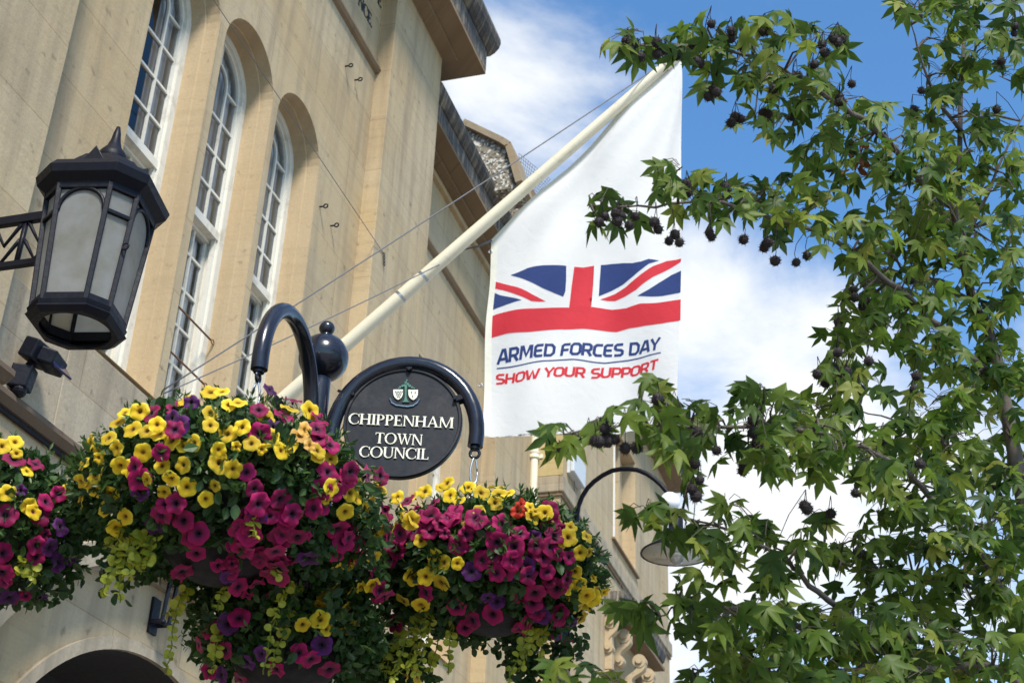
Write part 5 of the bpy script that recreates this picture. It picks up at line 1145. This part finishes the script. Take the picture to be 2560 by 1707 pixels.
# foliage clumps: pixel centre, half extents (2352-wide picture), leaves
CL = [(1440, 72, 45, 22, 5), (1455, 95, 25, 18, 2), (1530, 100, 40, 22, 6), (1600, 92, 40, 35, 8), (1660, 70, 55, 45, 12), (1760, 75, 70, 50, 13), (1850, 90, 60, 38, 9), (1905, 85, 30, 35, 4), (1700, 150, 75, 45, 12), (1650, 175, 35, 35, 3), (1790, 200, 75, 50, 12), (1870, 205, 60, 55, 11), (1960, 225, 60, 45, 9), (1725, 255, 45, 30, 4), (1820, 270, 60, 45, 9), (1900, 330, 70, 50, 13), (1990, 285, 60, 55, 11), (2050, 335, 60, 55, 12), (1960, 390, 60, 55, 10), (2075, 430, 75, 60, 14), (1780, 150, 60, 30, 6), (1940, 275, 50, 30, 6),
 (2095, 8, 55, 22, 7), (2170, 22, 60, 40, 10), (2250, 15, 60, 35, 9), (2325, 35, 35, 45, 6), (2180, 95, 60, 45, 9), (2270, 90, 60, 45, 9), (2165, 165, 45, 40, 6), (2225, 180, 60, 45, 9), (2310, 150, 30, 60, 5), (2200, 265, 70, 45, 10), (2115, 285, 40, 35, 5), (2230, 345, 70, 50, 12), (2150, 375, 50, 45, 9), (2300, 400, 50, 50, 10), (2240, 450, 80, 50, 15), (2320, 330, 35, 40, 5), (2280, 255, 50, 40, 6),
 (2150, 495, 80, 55, 16), (2255, 540, 85, 60, 18), (2330, 560, 35, 90, 10), (2080, 555, 75, 50, 13), (2190, 610, 80, 45, 14), (1985, 525, 60, 40, 9), (2310, 660, 35, 60, 7), (2130, 460, 60, 40, 9),
 (1390, 450, 38, 22, 5), (1375, 492, 22, 18, 2), (1450, 495, 40, 16, 3), (1540, 380, 38, 28, 6), (1560, 435, 50, 38, 9), (1640, 440, 60, 50, 12), (1720, 455, 60, 50, 12), (1790, 430, 60, 38, 10), (1860, 480, 70, 45, 12), (1790, 505, 40, 25, 4), (1940, 540, 60, 42, 10), (2030, 620, 65, 45, 11), (1985, 655, 45, 28, 5), (2090, 660, 70, 45, 12), (1965, 735, 55, 40, 9), (1930, 795, 45, 45, 8), (2040, 760, 70, 45, 12), (2130, 760, 60, 45, 10), (2120, 830, 50, 30, 6), (1915, 870, 40, 35, 5), (1985, 865, 45, 45, 7), (1860, 440, 30, 25, 3), (1980, 690, 50, 30, 5), (2060, 710, 60, 30, 7),
 (1310, 1000, 42, 32, 5), (1370, 985, 25, 30, 3), (1430, 955, 45, 32, 5), (1490, 890, 40, 35, 6), (1520, 950, 55, 45, 10), (1590, 930, 55, 40, 9), (1620, 1000, 70, 45, 12), (1735, 905, 50, 30, 8), (1720, 965, 70, 45, 13), (1800, 945, 65, 50, 13), (1880, 935, 60, 50, 11), (1860, 1000, 80, 45, 14), (1950, 960, 55, 50, 9), (1730, 1040, 70, 30, 8), (1820, 1050, 80, 28, 9), (1910, 1050, 70, 40, 10), (1990, 1020, 60, 50, 11), (2080, 1010, 70, 45, 13), (2030, 1075, 60, 35, 8), (2150, 930, 60, 45, 11), (2230, 890, 70, 60, 15), (2310, 860, 40, 70, 10), (2180, 1000, 70, 50, 13), (2290, 1000, 60, 70, 16), (1590, 1090, 25, 30, 3), (2200, 820, 60, 40, 9), (2290, 760, 50, 40, 7), (1550, 1010, 50, 30, 5),
 (1470, 1175, 38, 25, 4), (1500, 1172, 40, 18, 4), (1500, 1200, 30, 15, 2), (1595, 1205, 25, 22, 4), (1690, 1165, 45, 30, 7), (1650, 1215, 60, 45, 10), (1655, 1290, 40, 40, 6), (1720, 1230, 55, 45, 9), (1775, 1285, 40, 38, 5), (1835, 1240, 30, 35, 5), (1845, 1280, 45, 40, 6), (1900, 1190, 30, 25, 3), (1930, 1250, 60, 35, 9), (1960, 1300, 60, 40, 8), (1740, 1370, 60, 35, 6),
 (2130, 1110, 75, 50, 15), (2230, 1100, 75, 55, 17), (2310, 1120, 45, 60, 12), (2060, 1150, 60, 35, 9), (2160, 1190, 75, 45, 13), (2260, 1200, 75, 55, 17), (2050, 1200, 50, 30, 5), (2320, 1230, 40, 60, 11), (2100, 1260, 80, 40, 11), (2210, 1290, 85, 50, 17), (2310, 1320, 45, 60, 12), (2020, 1280, 60, 35, 8), (2020, 1340, 65, 30, 7), (2120, 1340, 75, 40, 13), (2210, 1370, 75, 45, 15), (2300, 1410, 50, 50, 13),
 (1595, 1385, 35, 45, 6), (1570, 1340, 25, 25, 2), (1660, 1400, 55, 30, 6), (1590, 1440, 30, 35, 3), (1740, 1430, 65, 40, 9), (1680, 1475, 40, 35, 4), (1820, 1440, 75, 40, 11), (1900, 1420, 70, 40, 11), (1780, 1500, 75, 40, 11), (1880, 1500, 80, 45, 14), (1980, 1400, 60, 40, 10), (1980, 1470, 80, 45, 15), (2080, 1420, 80, 45, 15), (2080, 1500, 80, 45, 15), (2180, 1460, 80, 45, 15), (2280, 1500, 60, 45, 13), (2190, 1540, 80, 35, 11), (1700, 1530, 80, 35, 12), (1600, 1550, 40, 20, 4), (1820, 1555, 90, 25, 10), (1960, 1550, 90, 25, 10), (2080, 1560, 90, 20, 8),
 (2270, 720, 45, 30, 6), (2310, 820, 35, 40, 6), (2240, 660, 40, 30, 5), (1310, 1535, 40, 25, 4), (1390, 1560, 45, 22, 5), (1280, 1565, 35, 15, 3), (1440, 1395, 30, 22, 3), (1490, 1400, 30, 25, 4)]
def star(rnd):
    """one sweetgum leaf: five pointed lobes, base at origin, mid lobe along +y; returns verts, faces"""
    tips = [(-100, .62), (-52, .86), (0, 1.0), (52, .86), (100, .62)]; c0 = (0, .16)
    V_ = [(0, 0, 0), (0, .30, .02)]; rim = []
    for k, (dg, ln) in enumerate(tips):
        a = math.radians(dg + rnd.uniform(-7, 7)); ln *= rnd.uniform(.9, 1.08); hw = .128
        ux, uy = math.sin(a), math.cos(a); vx, vy = uy, -ux; o_ = (0, .24)
        def pt(f, w_, z): return (o_[0] + ux * ln * f * .78 - vx * w_, o_[1] + uy * ln * f * .78 - vy * w_, z)
        rim += [pt(.42, -hw * 1.0 if False else hw * .98, .015) if False else pt(.50, hw, -.02), pt(1.0, 0, -.16), pt(.50, -hw, -.02)]
        if k < 4:
            a2 = math.radians((dg + tips[k + 1][0]) / 2); rim.append((o_[0] + math.sin(a2) * .215, o_[1] + math.cos(a2) * .215, .03))
    V_ += rim; n = len(rim); F_ = [(1, 2 + i, 3 + i) for i in range(n - 1)] + [(0, 2, 1), (0, 1, 1 + n)]
    return V_, F_
rndt = random.Random(5); STARS = [star(rndt) for _ in range(10)]
LV, TW = MB(), MB()
down = np.array([0, 0, -1.0])
def put_star(p, d_, n_, size, a, curl):
    d_ = d_ / np.linalg.norm(d_); n_ = n_ - d_ * (n_ @ d_); n_ /= np.linalg.norm(n_); s_ = np.cross(d_, n_); V_, F_ = STARS[rndt.randrange(10)]
    LV.add([p + size * (x * s_ + y * d_ + (z - curl * (x * x + (y - .3) ** 2)) * n_) for x, y, z in V_], F_, 0, a)
for (cx, cy, hx, hy, nl) in CL:
    X, Y = cx * F2, cy * F2; r0 = ray(X, Y); best = None
    # the limb that passes nearest to this clump on its own ray gives the depth
    tt = (NODEA - CAM) @ r0 / (r0 @ r0); dist = np.linalg.norm(NODEA - CAM - tt[:, None] * r0, axis=1); k = int(np.argmin(dist + .12 * np.abs(tt - 4.6) * 0)); t_c = tt[k]; node = NODEA[k]
    cc = at(X, Y, t_c); sub = []
    m = max(1, nl // 4)
    for j in range(m):
        e_ = at(X + rndt.uniform(-.75, .75) * hx * F2, Y + rndt.uniform(-.6, .6) * hy * F2, t_c + rndt.uniform(-.22, .22)); sub.append(e_)
        mid = (node + e_) / 2 + rv3(rndt) * .02 + np.array([0, 0, .02]); TW.tube([node, mid, e_], [.005, .0035, .002], 5)
    for j in range(int(nl * (1.55 if cx > 2040 or cy > 1330 else 1.22))):
        u, v = rndt.uniform(-1, 1), rndt.uniform(-1, 1)
        if u * u + v * v > 1.15: u *= .8; v *= .8
        p = at(X + u * hx * 1.15 * F2, Y + v * hy * 1.15 * F2, t_c + rndt.uniform(-.25, .25) * (1 if hx > 35 else .5))
        e_ = sub[min(range(m), key=lambda q: np.linalg.norm(sub[q] - p))]
        st_ = e_ + (p - e_) * .25; L__ = np.linalg.norm(p - st_)
        if L__ > .02: TW.tube([st_, (st_ + p) / 2 + np.array([0, 0, .015]), p], .0013, 3, False)
        hz = rv3(rndt); hz[2] = 0; hz /= np.linalg.norm(hz) + 1e-6
        dd = down * rndt.uniform(.25, 1.1) + hz * rndt.uniform(.3, .9); nn_ = np.array([0, 0, .75]) + rv3(rndt) * .7 - .55 * r0
        put_star(p, dd, nn_, rndt.uniform(.072, .108), min(1, .02 + .95 * rndt.random() ** 1.15 + (.15 if rndt.random() < .06 else 0)), rndt.uniform(-.05, .35))
LV.build('leaves', LEAF_T, TG, smooth=True, recalc=False); TW.build('twigs', TWIG, TG, recalc=False)
dl = MB(); 
for i in range(16):
    p = at(*(lambda q: (q[0] + rndt.uniform(-22, 22), q[1] + rndt.uniform(-45, 45)))(z3(1205, 1080)), 5.05); put_leaf(dl, OV, p, down + rv3(rndt) * .8, rv3(rndt), rndt.uniform(.03, .05), .2 + .7 * rndt.random())
dl.build('withered_leaves', DRYLEAF, TG, recalc=False)
SB = M(z3, [(215, 165), (350, 210), (350, 265), (415, 310), (85, 310), (110, 420), (140, 440), (600, 210), (560, 220), (225, 610), (250, 630), (195, 660), (640, 610), (780, 530), (810, 520), (970, 310), (1050, 265), (1080, 290), (1110, 270), (920, 440), (990, 360), (375, 800), (350, 840), (415, 815), (570, 770), (605, 780), (545, 850), (605, 840), (765, 800), (1090, 670), (1100, 700), (1175, 575), (1020, 1150), (1690, 1150), (1580, 790), (1600, 750), (1710, 815), (1650, 620), (2195, 420), (2165, 750), (2290, 180), (2285, 230), (1630, 110), (1740, 60), (1495, 65), (50, 1320), (310, 1280), (325, 1330), (40, 1260)])
SB += M(z2, [(1925, 330), (1950, 280), (1985, 340), (2010, 300), (2050, 390), (2165, 290), (2165, 370), (2200, 350), (2250, 390), (2300, 385), (1770, 1520), (1810, 1480), (1885, 1460), (1895, 1510), (1920, 1475), (2020, 1480), (1975, 1540), (2150, 1520)])
SB += M(z5, [(2250, 90), (2290, 45), (2320, 100), (2175, 10), (1520, 1500), (1810, 1370), (1820, 1420), (1830, 1460), (1740, 1455), (1770, 1460), (1880, 1445), (1950, 1505), (2030, 1500), (2170, 1170)])
SB += M(z6, [(200, 30), (215, 60), (435, 80), (575, 135), (600, 100), (650, 225), (795, 235), (870, 190), (1185, 420), (1190, 470), (1265, 500), (1245, 540), (1575, 355), (1700, 90), (1080, 640), (1080, 690), (1080, 850), (1060, 960), (1140, 980), (1290, 910), (940, 1000), (990, 1060), (1215, 1130), (1230, 1100), (1600, 1100), (1615, 1010), (500, 1320), (500, 1400), (530, 1470), (120, 1400), (1390, 1450), (250, 1520)])
SB += M(z9, [(430, 110), (430, 70), (100, 60), (135, 170), (80, 230), (110, 280), (870, 370), (850, 345), (1030, 400), (1640, 60), (2150, 210), (1200, 260), (1550, 1230), (1220, 660)])
clusters = []
for p in SB:
    for c_ in clusters:
        if any(math.hypot(p[0] - q[0], p[1] - q[1]) < 24 for q in c_): c_.append(p); break
    else: clusters.append([p])
def spiky(mb, c_, r, rnd):
    mb.ball(c_, r * .74, 8, 6)
    for k in range(46):
        u = rv3(rnd); s1 = np.cross(u, rv3(rnd)); s1 /= np.linalg.norm(s1) + 1e-6; s2 = np.cross(u, s1); w_ = r * .11
        mb.add([c_ + u * r * .5 + s1 * w_, c_ + u * r * .5 - s1 * w_ * .5 + s2 * w_ * .87, c_ + u * r * .5 - s1 * w_ * .5 - s2 * w_ * .87, c_ + u * r * rnd.uniform(.92, 1.12)], [(0, 1, 3), (1, 2, 3), (2, 0, 3)])
for c_ in clusters:
    mx, my = np.mean(c_, axis=0); r0 = ray(mx, my); tt = (NODEA - CAM) @ r0 / (r0 @ r0); dist = np.linalg.norm(NODEA - CAM - tt[:, None] * r0, axis=1); k = int(np.argmin(dist)); t_c = tt[k] - .12
    d = MB(); top = at(mx, my - 45, t_c)
    for (px, py) in c_:
        q = at(px, py, t_c + rndt.uniform(-.03, .03)); spiky(d, q, rndt.uniform(.018, .024), rndt); d.tube([q, (q + top) / 2 + rv3(rndt) * .006, top], .0011, 4)
    if dist[k] < .35: d.tube([top, (top + NODEA[k]) / 2 + np.array([0, 0, .02]), NODEA[k]], .0014, 4)
    d.build('seed_ball_cluster', SEED, TG, recalc=False)
